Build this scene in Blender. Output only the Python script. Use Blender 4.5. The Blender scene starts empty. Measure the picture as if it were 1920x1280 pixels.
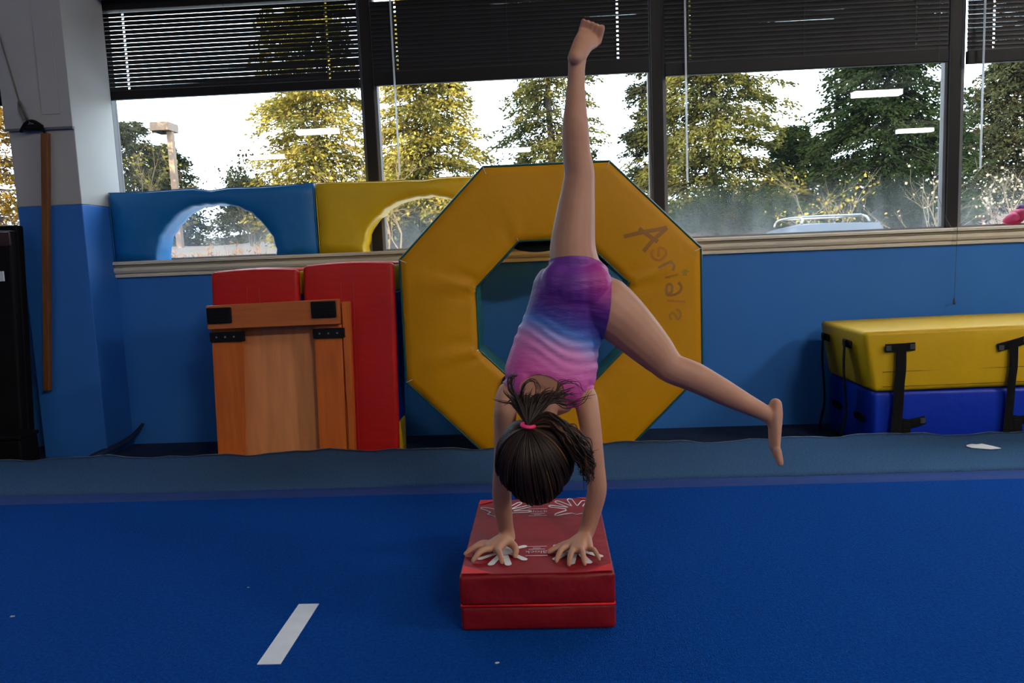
import bpy, bmesh, math, random
import numpy as np
from mathutils import Vector, Matrix, Quaternion

random.seed(7)
SC = bpy.context.scene
COL = SC.collection

# ------------------------------------------------------------------ camera, sky, sun, exposure
def setup_camera():
    pitch, roll, yaw = 0.115, 0.0404, 0.0463
    f = Vector((-math.sin(yaw), math.cos(yaw), 0)); r = Vector((math.cos(yaw), math.sin(yaw), 0)); u = Vector((0, 0, 1))
    f2 = f * math.cos(pitch) - u * math.sin(pitch); u2 = u * math.cos(pitch) + f * math.sin(pitch)
    r3 = r * math.cos(roll) - u2 * math.sin(roll); u3 = u2 * math.cos(roll) + r * math.sin(roll)
    cd = bpy.data.cameras.new('camera'); cam = bpy.data.objects.new('camera', cd); COL.objects.link(cam)
    cd.sensor_width = 36.0; cd.lens = 27.0; cd.clip_start = 0.05; cd.clip_end = 500
    m = Matrix((( r3.x, u3.x, -f2.x, 0), (r3.y, u3.y, -f2.y, 0), (r3.z, u3.z, -f2.z, 0.9), (0, 0, 0, 1)))
    cam.matrix_world = m
    SC.camera = cam
setup_camera()
WORLD = bpy.data.worlds.new('sky'); SC.world = WORLD; WORLD.use_nodes = True
bg = WORLD.node_tree.nodes['Background']; bg.inputs[0].default_value = (0.75, 0.89, 1.0, 1); bg.inputs[1].default_value = 8.0
sd = bpy.data.lights.new('sun', 'SUN'); sd.energy = 17.0; sd.color = (1.0, 0.78, 0.45); sd.angle = math.radians(0.8)
sun = bpy.data.objects.new('sun', sd); COL.objects.link(sun); sun.location = (-10, -20, 20)
sun.rotation_euler = Vector((0.42, 0.80, -0.33)).to_track_quat('-Z', 'Y').to_euler()
SC.view_settings.view_transform = 'Standard'; SC.view_settings.look = 'None'
SC.view_settings.exposure = 0.0; SC.view_settings.gamma = 1.0; SC.view_settings.use_curve_mapping = False
SC.cycles.use_denoising = True
SC.cycles.transparent_max_bounces = 32; SC.cycles.max_bounces = 8; SC.cycles.diffuse_bounces = 4
SC.cycles.caustics_reflective = False; SC.cycles.caustics_refractive = False
SC.cycles.sample_clamp_indirect = 6.0

KEY_LIGHT = 122.0      # radiance of the main fluorescent fixtures
FAR_LIGHT = 24.0
W = 4.289              # front face of the window wall
YG = 4.49              # window glass
ZL = -0.12             # low floor beside the spring floor
YLIP = 3.523; YSEAM = 2.94

# ------------------------------------------------------------------ helpers
def V(*a): return Vector(a)
class MB:
    def __init__(s): s.v = []; s.f = []
    def add(s, vs, fs):
        o = len(s.v); s.v += [tuple(p) for p in vs]; s.f += [tuple(i + o for i in q) for q in fs]; return s
    def box(s, lo, hi):
        x0, y0, z0 = lo; x1, y1, z1 = hi
        return s.add([(x0,y0,z0),(x1,y0,z0),(x1,y1,z0),(x0,y1,z0),(x0,y0,z1),(x1,y0,z1),(x1,y1,z1),(x0,y1,z1)],
              [(0,3,2,1),(4,5,6,7),(0,1,5,4),(1,2,6,5),(2,3,7,6),(3,0,4,7)])
    def rbox(s, lo, hi, r, n=3, div=(1,1,1), puff=0.0, warp=None):
        """box with rounded edges (radius r); div = grid cells per axis; puff = how far faces bulge"""
        lo = np.array(lo, float); hi = np.array(hi, float); c = (lo + hi) / 2; h = (hi - lo) / 2
        r = min(r, h.min() * 0.98)
        def ticks(hh, d):
            t = [-hh + r * (1 - math.cos(k / n * math.pi / 2)) * 1.0 for k in range(n + 1)] if r > 0 else [-hh]
            t = [-hh + r * k / n for k in range(n + 1)]
            m = [(-hh + r) + (2 * hh - 2 * r) * k / d for k in range(1, d)]
            return t + m + [-q for q in reversed(t)]
        T = [ticks(h[i], div[i]) for i in range(3)]
        idx = {}; vs = []; fs = []
        inner = h - r
        def vert(p):
            k = tuple(np.round(p, 6))
            if k in idx: return idx[k]
            q = np.clip(p, -inner, inner); d = p - q; L = np.linalg.norm(d)
            # map cube shell to rounded shell
            m = np.max(np.abs(d))
            out = q + (d / L * r if L > 1e-9 else d)
            if L > 1e-9 and m > 0: out = q + d / L * r
            if puff:
                for ax in range(3):
                    if abs(abs(p[ax]) - h[ax]) < 1e-6:
                        o = [a for a in range(3) if a != ax]
                        out[ax] += math.copysign(puff * (1 - (p[o[0]] / h[o[0]]) ** 2) * (1 - (p[o[1]] / h[o[1]]) ** 2), p[ax])
            out = out + c
            if warp is not None: out = np.array(warp(out))
            idx[k] = len(vs); vs.append(tuple(out)); return idx[k]
        for ax in range(3):
            a, b = [(1, 2), (2, 0), (0, 1)][ax]
            for sg in (-1, 1):
                for i in range(len(T[a]) - 1):
                    for j in range(len(T[b]) - 1):
                        q = []
                        for (ii, jj) in ((i, j), (i + 1, j), (i + 1, j + 1), (i, j + 1)):
                            p = np.zeros(3); p[ax] = sg * h[ax]; p[a] = T[a][ii]; p[b] = T[b][jj]; q.append(vert(p))
                        if sg < 0: q.reverse()
                        if len(set(q)) >= 3: fs.append(tuple(q))
        return s.add(vs, fs)
    def tube(s, path, rad, n=8, cap=True, flat=None, ref=None):
        """tube along path; rad scalar or list (number or (a, b)); a is measured along the reference side vector"""
        P = [Vector(p) for p in path]; N = len(P)
        R = list(rad) if isinstance(rad, list) else [rad] * N
        ref = Vector(ref) if ref is not None else None
        rings = []; prev = None
        for i in range(N):
            t = (P[min(i + 1, N - 1)] - P[max(i - 1, 0)])
            t = t.normalized() if t.length > 1e-9 else Vector((0, 0, 1))
            if ref is not None: a = ref - t * ref.dot(t)
            elif prev is None:
                a = Vector((1, 0, 0)) if abs(t.x) < 0.8 else Vector((0, 1, 0)); a = a - t * a.dot(t)
            else: a = prev - t * prev.dot(t)
            if a.length < 1e-6: a = t.orthogonal()
            a.normalize(); b = t.cross(a); prev = a
            ra, rb = R[i] if isinstance(R[i], (list, tuple)) else (R[i], R[i])
            rings.append([P[i] + a * (ra * math.cos(2 * math.pi * k / n)) + b * (rb * math.sin(2 * math.pi * k / n)) for k in range(n)])
        vs = [p for r_ in rings for p in r_]; fs = []
        for i in range(N - 1):
            for k in range(n):
                k2 = (k + 1) % n; fs.append((i * n + k, i * n + k2, (i + 1) * n + k2, (i + 1) * n + k))
        if cap:
            fs.append(tuple(reversed(range(n)))); fs.append(tuple((N - 1) * n + k for k in range(n)))
        return s.add(vs, fs)
    def ell(s, c, ax, n=16, m=10, basis=None):
        c = Vector(c); B = basis or (Vector((1,0,0)), Vector((0,1,0)), Vector((0,0,1)))
        vs = []; fs = []
        for i in range(m + 1):
            th = math.pi * i / m
            for k in range(n):
                ph = 2 * math.pi * k / n
                vs.append(c + B[0] * (ax[0] * math.sin(th) * math.cos(ph)) + B[1] * (ax[1] * math.sin(th) * math.sin(ph)) + B[2] * (ax[2] * math.cos(th)))
        for i in range(m):
            for k in range(n):
                k2 = (k + 1) % n
                a, b_, c_, d = i * n + k, i * n + k2, (i + 1) * n + k2, (i + 1) * n + k
                fs.append((d, c_, b_, a))
        return s.add(vs, fs)
    def prism(s, poly, axis, a, b):
        """extrude a 2D polygon (list of (u,v)) along axis from a to b; axis 'x': (u,v)=(y,z); 'y': (x,z); 'z': (x,y)"""
        def mk(p, t): return {'x': (t, p[0], p[1]), 'y': (p[0], t, p[1]), 'z': (p[0], p[1], t)}[axis]
        n = len(poly); vs = [mk(p, a) for p in poly] + [mk(p, b) for p in poly]
        fs = [tuple(range(n)), tuple(reversed(range(n, 2 * n)))] + [(i, n + i, n + (i + 1) % n, (i + 1) % n) for i in range(n)]
        return s.add(vs, fs)
    def mesh(s, name, origin=(0,0,0), fix=True):
        me = bpy.data.meshes.new(name); o = Vector(origin)
        me.from_pydata([tuple(Vector(p) - o) for p in s.v], [], s.f); me.update()
        if fix:
            b = bmesh.new(); b.from_mesh(me); bmesh.ops.remove_doubles(b, verts=b.verts, dist=1e-6); bmesh.ops.recalc_face_normals(b, faces=b.faces); b.to_mesh(me); b.free()
        return me
def obj(name, mb, mat, parent=None, smooth=False, bevel=0, fix=True, loc=None):
    if isinstance(mb, MB):
        org = parent_origin(parent)
        me = mb.mesh(name, org, fix)
    else: me = mb
    o = bpy.data.objects.new(name, me); COL.objects.link(o)
    if mat is not None and len(me.materials) == 0: me.materials.append(mat)
    if smooth: me.polygons.foreach_set('use_smooth', [True] * len(me.polygons))
    if parent is not None: o.parent = parent
    if loc is not None: o.location = loc
    if bevel:
        m = o.modifiers.new('bevel', 'BEVEL'); m.width = bevel; m.segments = 2; m.limit_method = 'ANGLE'; m.angle_limit = math.radians(40)
    return o
def parent_origin(p):
    o = Vector((0, 0, 0))
    while p is not None:
        o = o + p.location; p = p.parent
    return o
def thing(name, label, cat, loc, group=None):
    o = bpy.data.objects.new(name, None); COL.objects.link(o); o.location = loc; o.empty_display_size = 0.05
    o['label'] = label; o['category'] = cat
    if group: o['group'] = group
    return o
def tag(o, label, cat, group=None, kind=None):
    o['label'] = label; o['category'] = cat
    if group: o['group'] = group
    if kind: o['kind'] = kind
    return o
def struct(name, mb, mat, label=None, **k):
    o = obj(name, mb, mat, **k)
    if o.parent is None:
        o['kind'] = 'structure'
        if label: o['label'] = label
    return o
def sroot(name, loc, label=None):
    o = bpy.data.objects.new(name, None); COL.objects.link(o); o.location = loc; o['kind'] = 'structure'
    if label: o['label'] = label
    return o
def smoothpath(P, k=4):
    P = [Vector(p) for p in P]; out = []
    for i in range(len(P) - 1):
        p0 = P[max(i - 1, 0)]; p1 = P[i]; p2 = P[i + 1]; p3 = P[min(i + 2, len(P) - 1)]
        for j in range(k):
            t = j / k
            out.append(0.5 * ((2 * p1) + (p2 - p0) * t + (2 * p0 - 5 * p1 + 4 * p2 - p3) * t * t + (3 * p1 - p0 - 3 * p2 + p3) * t ** 3))
    out.append(P[-1]); return out

# ------------------------------------------------------------------ materials
def nodes(name):
    m = bpy.data.materials.new(name); m.use_nodes = True; nt = m.node_tree
    return m, nt, nt.nodes['Principled BSDF'], nt.nodes['Material Output']
def N(nt, t, **k):
    n = nt.nodes.new(t)
    for a, b in k.items(): setattr(n, a, b)
    return n
def M(name, c, rough=0.6, c2=None, scale=6.0, detail=4, bump=0.0, bscale=60.0, bdist=0.004, metal=0.0, spec=0.5, stretch=None, bstretch=None, sheen=0.0, sss=0.0):
    m, nt, p, out = nodes(name); L = nt.links.new
    c2 = c2 or tuple(min(1, v * 0.8) for v in c)
    tc = N(nt, 'ShaderNodeTexCoord'); mp = N(nt, 'ShaderNodeMapping'); L(tc.outputs['Object'], mp.inputs[0])
    if stretch: mp.inputs['Scale'].default_value = stretch
    no = N(nt, 'ShaderNodeTexNoise'); no.inputs['Scale'].default_value = scale; no.inputs['Detail'].default_value = detail; L(mp.outputs[0], no.inputs[0])
    cr = N(nt, 'ShaderNodeValToRGB'); cr.color_ramp.elements[0].position = 0.3; cr.color_ramp.elements[1].position = 0.7
    cr.color_ramp.elements[0].color = (*c2, 1); cr.color_ramp.elements[1].color = (*c, 1)
    L(no.outputs[0], cr.inputs[0]); L(cr.outputs[0], p.inputs['Base Color'])
    p.inputs['Roughness'].default_value = rough; p.inputs['Metallic'].default_value = metal; p.inputs['Specular IOR Level'].default_value = spec
    if sheen: p.inputs['Sheen Weight'].default_value = sheen
    if sss:
        p.inputs['Subsurface Weight'].default_value = sss; p.inputs['Subsurface Radius'].default_value = (0.012, 0.005, 0.003); p.inputs['Subsurface Scale'].default_value = 1.0
    if bump:
        mp2 = N(nt, 'ShaderNodeMapping'); L(tc.outputs['Object'], mp2.inputs[0])
        if bstretch: mp2.inputs['Scale'].default_value = bstretch
        n2 = N(nt, 'ShaderNodeTexNoise'); n2.inputs['Scale'].default_value = bscale; n2.inputs['Detail'].default_value = 3; L(mp2.outputs[0], n2.inputs[0])
        b = N(nt, 'ShaderNodeBump'); b.inputs['Strength'].default_value = bump; b.inputs['Distance'].default_value = bdist; L(n2.outputs[0], b.inputs['Height']); L(b.outputs[0], p.inputs['Normal'])
    return m
def glow(name, c, s):
    m, nt, p, out = nodes(name); p.inputs['Base Color'].default_value = (*c, 1)
    p.inputs['Emission Color'].default_value = (*c, 1); p.inputs['Emission Strength'].default_value = s; return m

MT = {}
MT['carpet'] = M('blue_carpet', (0.003, 0.066, 0.33), 0.95, (0.002, 0.043, 0.225), 110, 8, 1.0, 260, 0.008, spec=0.03)
MT['carpet_grey'] = M('grey_carpet', (0.060, 0.130, 0.245), 0.95, (0.036, 0.086, 0.175), 110, 8, 1.0, 260, 0.008, spec=0.03)
MT['carpet_dark'] = M('navy_carpet', (0.022, 0.040, 0.085), 0.95, (0.015, 0.028, 0.065), 12, 5, 0.8, 300, 0.006, spec=0.1)
MT['seam'] = M('carpet_seam', (0.011, 0.042, 0.185), 0.9, (0.010, 0.034, 0.15), 12, 4, 0.5, 300, 0.003, spec=0.2)
MT['lip'] = M('carpet_edge_tape', (0.16, 0.18, 0.20), 0.8, (0.10, 0.125, 0.16), 20)
MT['wall'] = M('blue_wall_paint', (0.030, 0.165, 0.50), 0.55, (0.027, 0.152, 0.465), 3, 4, 0.12, 90, 0.003, spec=0.25)
MT['white_paint'] = M('white_wall_paint', (0.42, 0.41, 0.385), 0.6, (0.39, 0.38, 0.36), 3, 4, 0.1, 70, 0.003)
MT['column_blue'] = M('column_blue_paint', (0.022, 0.15, 0.50), 0.55, (0.019, 0.137, 0.46), 3, 4, 0.1, 80, 0.003)
MT['ceiling'] = M('ceiling_tile', (0.72, 0.72, 0.70), 0.8)
MT['room'] = M('room_paint', (0.42, 0.45, 0.50), 0.7)
MT['sill'] = M('sill_paint', (0.66, 0.60, 0.47), 0.55, (0.62, 0.56, 0.44), 5, spec=0.2)
MT['bronze'] = M('bronze_frame', (0.012, 0.0095, 0.009), 0.5, (0.010, 0.008, 0.0075), 8, spec=0.2)
MT['frame_grey'] = M('grey_frame', (0.14, 0.14, 0.15), 0.5)
MT['slat'] = M('black_slat', (0.012, 0.0105, 0.011), 0.45, (0.010, 0.009, 0.0095), 8, spec=0.25)
MT['rail'] = M('black_rail', (0.007, 0.0065, 0.007), 0.5, spec=0.2)
MT['plastic_white'] = M('white_plastic', (0.78, 0.79, 0.80), 0.3)
MT['cord'] = M('cord', (0.06, 0.06, 0.065), 0.8)
MT['yellow'] = M('yellow_vinyl', (0.62, 0.27, 0.0005), 0.5, (0.57, 0.245, 0.0005), 4, 4, 0.25, 9, 0.02, spec=0.22)
MT['yellow_lemon'] = M('lemon_vinyl', (0.66, 0.43, 0.006), 0.45, (0.60, 0.39, 0.004), 4, 4, 0.25, 10, 0.02, spec=0.4)
MT['mat_yellow'] = M('mat_yellow_vinyl', (0.62, 0.37, 0.002), 0.5, (0.57, 0.33, 0.002), 4, 4, 0.25, 9, 0.02, spec=0.25)
MT['teal'] = M('teal_vinyl', (0.004, 0.085, 0.075), 0.4, (0.003, 0.07, 0.062), 4, 4, 0.2, 14, 0.01)
MT['red'] = M('red_vinyl', (0.52, 0.007, 0.005), 0.5, (0.46, 0.006, 0.004), 4, 4, 0.15, 9, 0.02, bstretch=(1, 1, 3), spec=0.4)
MT['blue_vinyl'] = M('blue_vinyl', (0.003, 0.028, 0.38), 0.42, (0.003, 0.024, 0.34), 4, 4, 0.3, 9, 0.02, spec=0.25)
MT['sky_vinyl'] = M('sky_blue_vinyl', (0.006, 0.155, 0.42), 0.45, (0.005, 0.135, 0.38), 4, 4, 0.25, 10, 0.02, spec=0.4)
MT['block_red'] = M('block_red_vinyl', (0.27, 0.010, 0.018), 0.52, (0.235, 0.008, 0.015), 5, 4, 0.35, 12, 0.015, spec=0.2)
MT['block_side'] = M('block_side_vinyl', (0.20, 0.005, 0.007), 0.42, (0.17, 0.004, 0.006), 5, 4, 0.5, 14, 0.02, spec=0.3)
MT['block_bright'] = M('bright_red_vinyl', (0.62, 0.010, 0.012), 0.5, spec=0.2)
MT['print'] = M('white_print', (0.80, 0.80, 0.80), 0.5)
MT['print_pink'] = M('faded_print', (0.72, 0.50, 0.52), 0.5)
MT['webbing'] = M('black_webbing', (0.006, 0.006, 0.0065), 0.85, (0.004, 0.004, 0.0045), 40, 3, 0.5, 300, 0.002, spec=0.15)
MT['velcro'] = M('grey_stitch', (0.05, 0.05, 0.05), 0.9)
MT['wood'] = M('stained_wood', (0.66, 0.145, 0.014), 0.5, (0.50, 0.10, 0.010), 7, 6, 0.12, 40, 0.002, stretch=(6, 6, 0.6))
MT['wood_h'] = M('stained_wood_beam', (0.52, 0.135, 0.024), 0.5, (0.42, 0.10, 0.018), 7, 6, 0.12, 40, 0.002, stretch=(0.6, 6, 6))
MT['plywood'] = M('plywood', (0.76, 0.285, 0.095), 0.6, (0.60, 0.21, 0.068), 5, 6, 0.08, 40, 0.002, stretch=(5, 5, 0.7))
MT['stick'] = M('orange_wood', (0.20, 0.070, 0.010), 0.6, (0.13, 0.044, 0.008), 8, 6, stretch=(6, 6, 0.5))
MT['rubber'] = M('black_rubber', (0.005, 0.005, 0.006), 0.7, spec=0.2)
MT['screw'] = M('steel_screw', (0.5, 0.5, 0.5), 0.35, metal=1.0)
MT['black_mat'] = M('black_vinyl', (0.004, 0.0035, 0.004), 0.6, (0.003, 0.0025, 0.003), 6, 4, 0.3, 12, 0.02, spec=0.12)
MT['maroon'] = M('maroon_vinyl', (0.03, 0.008, 0.008), 0.5)
MT['tape'] = M('white_tape', (0.66, 0.67, 0.70), 0.7, (0.60, 0.61, 0.645), 30, 5, 0.3, 200, 0.001)
MT['paper'] = M('white_paper', (0.75, 0.76, 0.78), 0.8)
MT['rope'] = M('tan_rope', (0.16, 0.14, 0.10), 0.9)
MT['skin'] = M('skin', (0.45, 0.225, 0.140), 0.55, (0.40, 0.192, 0.118), 14, 4, 0.05, 120, 0.001, spec=0.35, sss=0.12)
MT['hair'] = M('dark_brown_hair', (0.026, 0.011, 0.006), 0.5, (0.010, 0.005, 0.0035), 22, 4, spec=0.25)
MT['hair_base'] = M('hair_base', (0.008, 0.004, 0.003), 0.7, spec=0.1)
MT['hair_light'] = M('light_brown_hair', (0.11, 0.046, 0.019), 0.5, (0.05, 0.021, 0.009), 22, 4, spec=0.25)
MT['pink'] = M('neon_pink', (0.85, 0.03, 0.16), 0.6)
MT['eye'] = M('eye', (0.75, 0.72, 0.70), 0.2)
MT['lips'] = M('lips', (0.50, 0.16, 0.14), 0.45)
MT['asphalt'] = M('asphalt', (0.10, 0.10, 0.105), 0.9)
MT['bank'] = M('bark_bank', (0.060, 0.045, 0.038), 0.95, (0.035, 0.028, 0.023), 1.6, 8, 0.6, 6, 0.08)
MT['tan'] = M('tan_metal', (0.20, 0.125, 0.08), 0.6)
MT['car'] = M('blue_grey_car', (0.022, 0.033, 0.052), 0.45, spec=0.3)
MT['chrome'] = M('silver_rack', (0.22, 0.22, 0.22), 0.35)
MT['tire'] = M('tire', (0.02, 0.02, 0.02), 0.8)
MT['bark'] = M('bark', (0.035, 0.026, 0.02), 0.9, (0.022, 0.017, 0.013), 10)
MT['twig'] = M('pale_twig', (0.10, 0.085, 0.065), 0.85, (0.07, 0.06, 0.045), 10)
MT['twig_warm'] = M('warm_twig', (0.17, 0.11, 0.05), 0.85, (0.12, 0.075, 0.035), 10)
MT['lint'] = M('lint', (0.55, 0.57, 0.55), 0.9)
MT['flower_pink'] = M('pink_fabric', (0.55, 0.03, 0.13), 0.7, (0.42, 0.02, 0.10), 20)
MT['flower_violet'] = M('violet_fabric', (0.13, 0.05, 0.2), 0.7)
MT['light_housing'] = M('light_housing', (0.7, 0.7, 0.7), 0.5)
MT['key_tube'] = glow('fluorescent_tube', (1.0, 0.93, 0.82), KEY_LIGHT)
MT['far_tube'] = glow('fluorescent_tube_far', (1.0, 0.95, 0.88), FAR_LIGHT)

def leaf_mat(name, ca, cb, scale=0.9):
    m, nt, p, out = nodes(name); L = nt.links.new
    tc = N(nt, 'ShaderNodeTexCoord'); no = N(nt, 'ShaderNodeTexNoise'); no.inputs['Scale'].default_value = scale; no.inputs['Detail'].default_value = 6; no.inputs['Roughness'].default_value = 0.7
    L(tc.outputs['Object'], no.inputs[0])
    cr = N(nt, 'ShaderNodeValToRGB'); cr.color_ramp.elements[0].position = 0.36; cr.color_ramp.elements[1].position = 0.66
    cr.color_ramp.elements[0].color = (*ca, 1); cr.color_ramp.elements[1].color = (*cb, 1)
    L(no.outputs[0], cr.inputs[0])
    d = N(nt, 'ShaderNodeBsdfDiffuse'); t = N(nt, 'ShaderNodeBsdfTranslucent'); mx = N(nt, 'ShaderNodeMixShader'); mx.inputs[0].default_value = 0.25
    L(cr.outputs[0], d.inputs[0]); L(cr.outputs[0], t.inputs[0]); L(d.outputs[0], mx.inputs[1]); L(t.outputs[0], mx.inputs[2]); L(mx.outputs[0], out.inputs[0])
    return m
MT['leaf_gold_lit'] = leaf_mat('golden_sunlit_needles', (0.022, 0.030, 0.010), (0.33, 0.26, 0.048))  # gold needle colour, with shadow and sunlit tones put into the ramp
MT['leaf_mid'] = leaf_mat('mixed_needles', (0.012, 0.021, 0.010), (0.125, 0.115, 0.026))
MT['leaf_shaded'] = leaf_mat('shaded_needles', (0.006, 0.012, 0.006), (0.018, 0.029, 0.01))  # shade on the right-hand trees is put into this darker base colour
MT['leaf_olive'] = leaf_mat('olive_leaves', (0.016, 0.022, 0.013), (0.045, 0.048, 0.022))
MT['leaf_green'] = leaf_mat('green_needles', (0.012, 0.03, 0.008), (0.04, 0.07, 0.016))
MT['blossom'] = leaf_mat('white_blossom', (0.16, 0.13, 0.09), (0.3, 0.28, 0.24), 3)
MT['leaf_orange'] = leaf_mat('orange_leaves', (0.07, 0.045, 0.008), (0.26, 0.14, 0.02))
MT['reed'] = leaf_mat('dry_reed', (0.12, 0.055, 0.03), (0.2, 0.115, 0.05), 2)

def wand_mat():
    m, nt, p, out = nodes('clear_wand'); L = nt.links.new
    t = N(nt, 'ShaderNodeBsdfTranslucent'); t.inputs[0].default_value = (0.85, 0.88, 0.9, 1); p.inputs['Base Color'].default_value = (0.75, 0.76, 0.78, 1); p.inputs['Roughness'].default_value = 0.3
    no = N(nt, 'ShaderNodeTexNoise'); no.inputs['Scale'].default_value = 30; mr = N(nt, 'ShaderNodeMapRange'); mr.inputs['To Min'].default_value = 0.5; mr.inputs['To Max'].default_value = 0.7; L(no.outputs[0], mr.inputs[0])
    mx = N(nt, 'ShaderNodeMixShader'); L(mr.outputs[0], mx.inputs[0]); L(p.outputs[0], mx.inputs[1]); L(t.outputs[0], mx.inputs[2]); L(mx.outputs[0], out.inputs[0]); return m
MT['wand'] = wand_mat()
def glass_mat():
    m, nt, p, out = nodes('window_glass'); L = nt.links.new; nt.nodes.remove(p)
    tr = N(nt, 'ShaderNodeBsdfTransparent'); gl = N(nt, 'ShaderNodeBsdfGlossy'); gl.inputs['Roughness'].default_value = 0.0
    tr.inputs[0].default_value = (0.97, 0.98, 0.985, 1)
    lw = N(nt, 'ShaderNodeLayerWeight'); lw.inputs[0].default_value = 0.5      # same reflectance from both sides of the thin pane
    pw = N(nt, 'ShaderNodeMath', operation='POWER'); L(lw.outputs['Facing'], pw.inputs[0]); pw.inputs[1].default_value = 5.0
    fr = N(nt, 'ShaderNodeMath', operation='MULTIPLY_ADD'); L(pw.outputs[0], fr.inputs[0]); fr.inputs[1].default_value = 0.96; fr.inputs[2].default_value = 0.04
    mx = N(nt, 'ShaderNodeMixShader'); L(fr.outputs[0], mx.inputs[0]); L(tr.outputs[0], mx.inputs[1]); L(gl.outputs[0], mx.inputs[2])
    # dust film, thicker towards the lower edge of the pane, with streaks and smears
    tc = N(nt, 'ShaderNodeTexCoord'); sx = N(nt, 'ShaderNodeSeparateXYZ'); L(tc.outputs['Object'], sx.inputs[0])
    mr = N(nt, 'ShaderNodeMapRange'); mr.inputs['From Min'].default_value = 0.02; mr.inputs['From Max'].default_value = 0.32; mr.inputs['To Min'].default_value = 0.075; mr.inputs['To Max'].default_value = 0.002
    L(sx.outputs[2], mr.inputs[0])
    mp = N(nt, 'ShaderNodeMapping'); mp.inputs['Scale'].default_value = (5, 1, 1.6); L(tc.outputs['Object'], mp.inputs[0])
    no = N(nt, 'ShaderNodeTexNoise'); no.inputs['Scale'].default_value = 3.0; no.inputs['Detail'].default_value = 6; L(mp.outputs[0], no.inputs[0])
    mu = N(nt, 'ShaderNodeMath', operation='MULTIPLY'); L(mr.outputs[0], mu.inputs[0]); L(no.outputs[0], mu.inputs[1])
    df = N(nt, 'ShaderNodeBsdfTranslucent'); df.inputs[0].default_value = (0.85, 0.87, 0.9, 1)
    m2 = N(nt, 'ShaderNodeMixShader'); L(mu.outputs[0], m2.inputs[0]); L(mx.outputs[0], m2.inputs[1]); L(df.outputs[0], m2.inputs[2]); L(m2.outputs[0], out.inputs[0])
    return m
MT['glass'] = glass_mat()

# ------------------------------------------------------------------ room shell
XL, XR, YB, ZC = -12.0, 13.0, -17.0, 4.1
struct('floor', MB().box((XL, YB, ZL - 0.1), (XR, W + 0.02, ZL)), MT['carpet_dark'], 'dark navy carpeted floor strip along the window wall')
def carpet_top(x0, x1, y0, y1, nx, ny, zf, th=0.03):
    mb = MB(); vs = []; fs = []
    for j in range(ny + 1):
        for i in range(nx + 1):
            x = x0 + (x1 - x0) * i / nx; y = y0 + (y1 - y0) * j / ny
            vs.append((x, y, zf(x, y)))
    o = len(vs); vs += [(p[0], p[1], p[2] - th) for p in vs]
    for j in range(ny):
        for i in range(nx):
            a = j * (nx + 1) + i; fs.append((a, a + 1, a + nx + 2, a + nx + 1)); fs.append((o + a + nx + 1, o + a + nx + 2, o + a + 1, o + a))
    for i in range(nx):
        a = i; fs.append((a, o + a, o + a + 1, a + 1)); a = ny * (nx + 1) + i; fs.append((a, a + 1, o + a + 1, o + a))
    for j in range(ny):
        a = j * (nx + 1); b = a + nx + 1; fs.append((a, b, o + b, o + a)); a += nx; b += nx; fs.append((a, o + a, o + b, b))
    return mb.add(vs, fs)
def wav(x): return 0.006 * math.sin(x * 5.1 + 0.6) + 0.005 * math.sin(x * 11.7 + 2.0) + 0.0035 * math.sin(x * 23.0) + 0.002 * math.sin(x * 41 + 1)
sf = sroot('floor_spring', (0, 0, 0), 'raised blue carpeted spring floor with grey border')
obj('foam_base', MB().box((XL, YB, ZL), (XR, YLIP - 0.03, -0.031)), MT['carpet_dark'], sf)
obj('blue_carpet', carpet_top(XL, XR, YB, YSEAM - 0.115, 40, 20, lambda x, y: 0.0), MT['carpet'], sf, smooth=False)
obj('seam_strip', carpet_top(XL, XR, YSEAM - 0.115, YSEAM, 200, 4, lambda x, y: -0.0015 - 0.002 * (1 + math.sin(x * 3 + y * 40)) * 0.5), MT['seam'], sf)
def zgrey(x, y):
    t = max(0.0, (y - (YLIP - 0.16)) / 0.16)
    return wav(x) * t ** 1.5 + 0.0
obj('grey_carpet', carpet_top(XL, XR, YSEAM, YLIP, 500, 12, zgrey), MT['carpet_grey'], sf, smooth=True)
mb = MB(); mb.tube([(XL + (XR - XL) * i / 600, YLIP + 0.002, zgrey(XL + (XR - XL) * i / 600, YLIP) - 0.005) for i in range(601)], 0.0065, 6)
obj('edge_binding', mb, MT['lip'], sf, smooth=True)

# window wall: blue dado, jamb recess, header
wl = sroot('wall_back', (0, W, 0), 'blue painted wall below the windows')
obj('dado', MB().box((XL, W, ZL), (XR, W + 0.35, 0.86)), MT['wall'], wl)
obj('header', MB().box((XL, W, 2.40), (XR, W + 0.35, ZC)), MT['white_paint'], wl)
struct('wall_left', MB().box((XL - 0.2, YB, ZL), (XL, W + 0.35, ZC)), MT['room'], 'plain painted left wall of the gym')
struct('wall_right', MB().box((XR, YB, ZL), (XR + 0.2, W + 0.35, ZC)), MT['room'], 'plain painted right wall of the gym')
struct('wall_front', MB().box((XL - 0.2, YB - 0.2, ZL), (XR + 0.2, YB, ZC)), MT['room'], 'plain painted wall behind the camera')
struct('ceiling', MB().box((XL - 0.2, YB - 0.2, ZC), (XR + 0.2, W + 0.4, ZC + 0.15)), MT['ceiling'], 'pale tiled gym ceiling')

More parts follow.
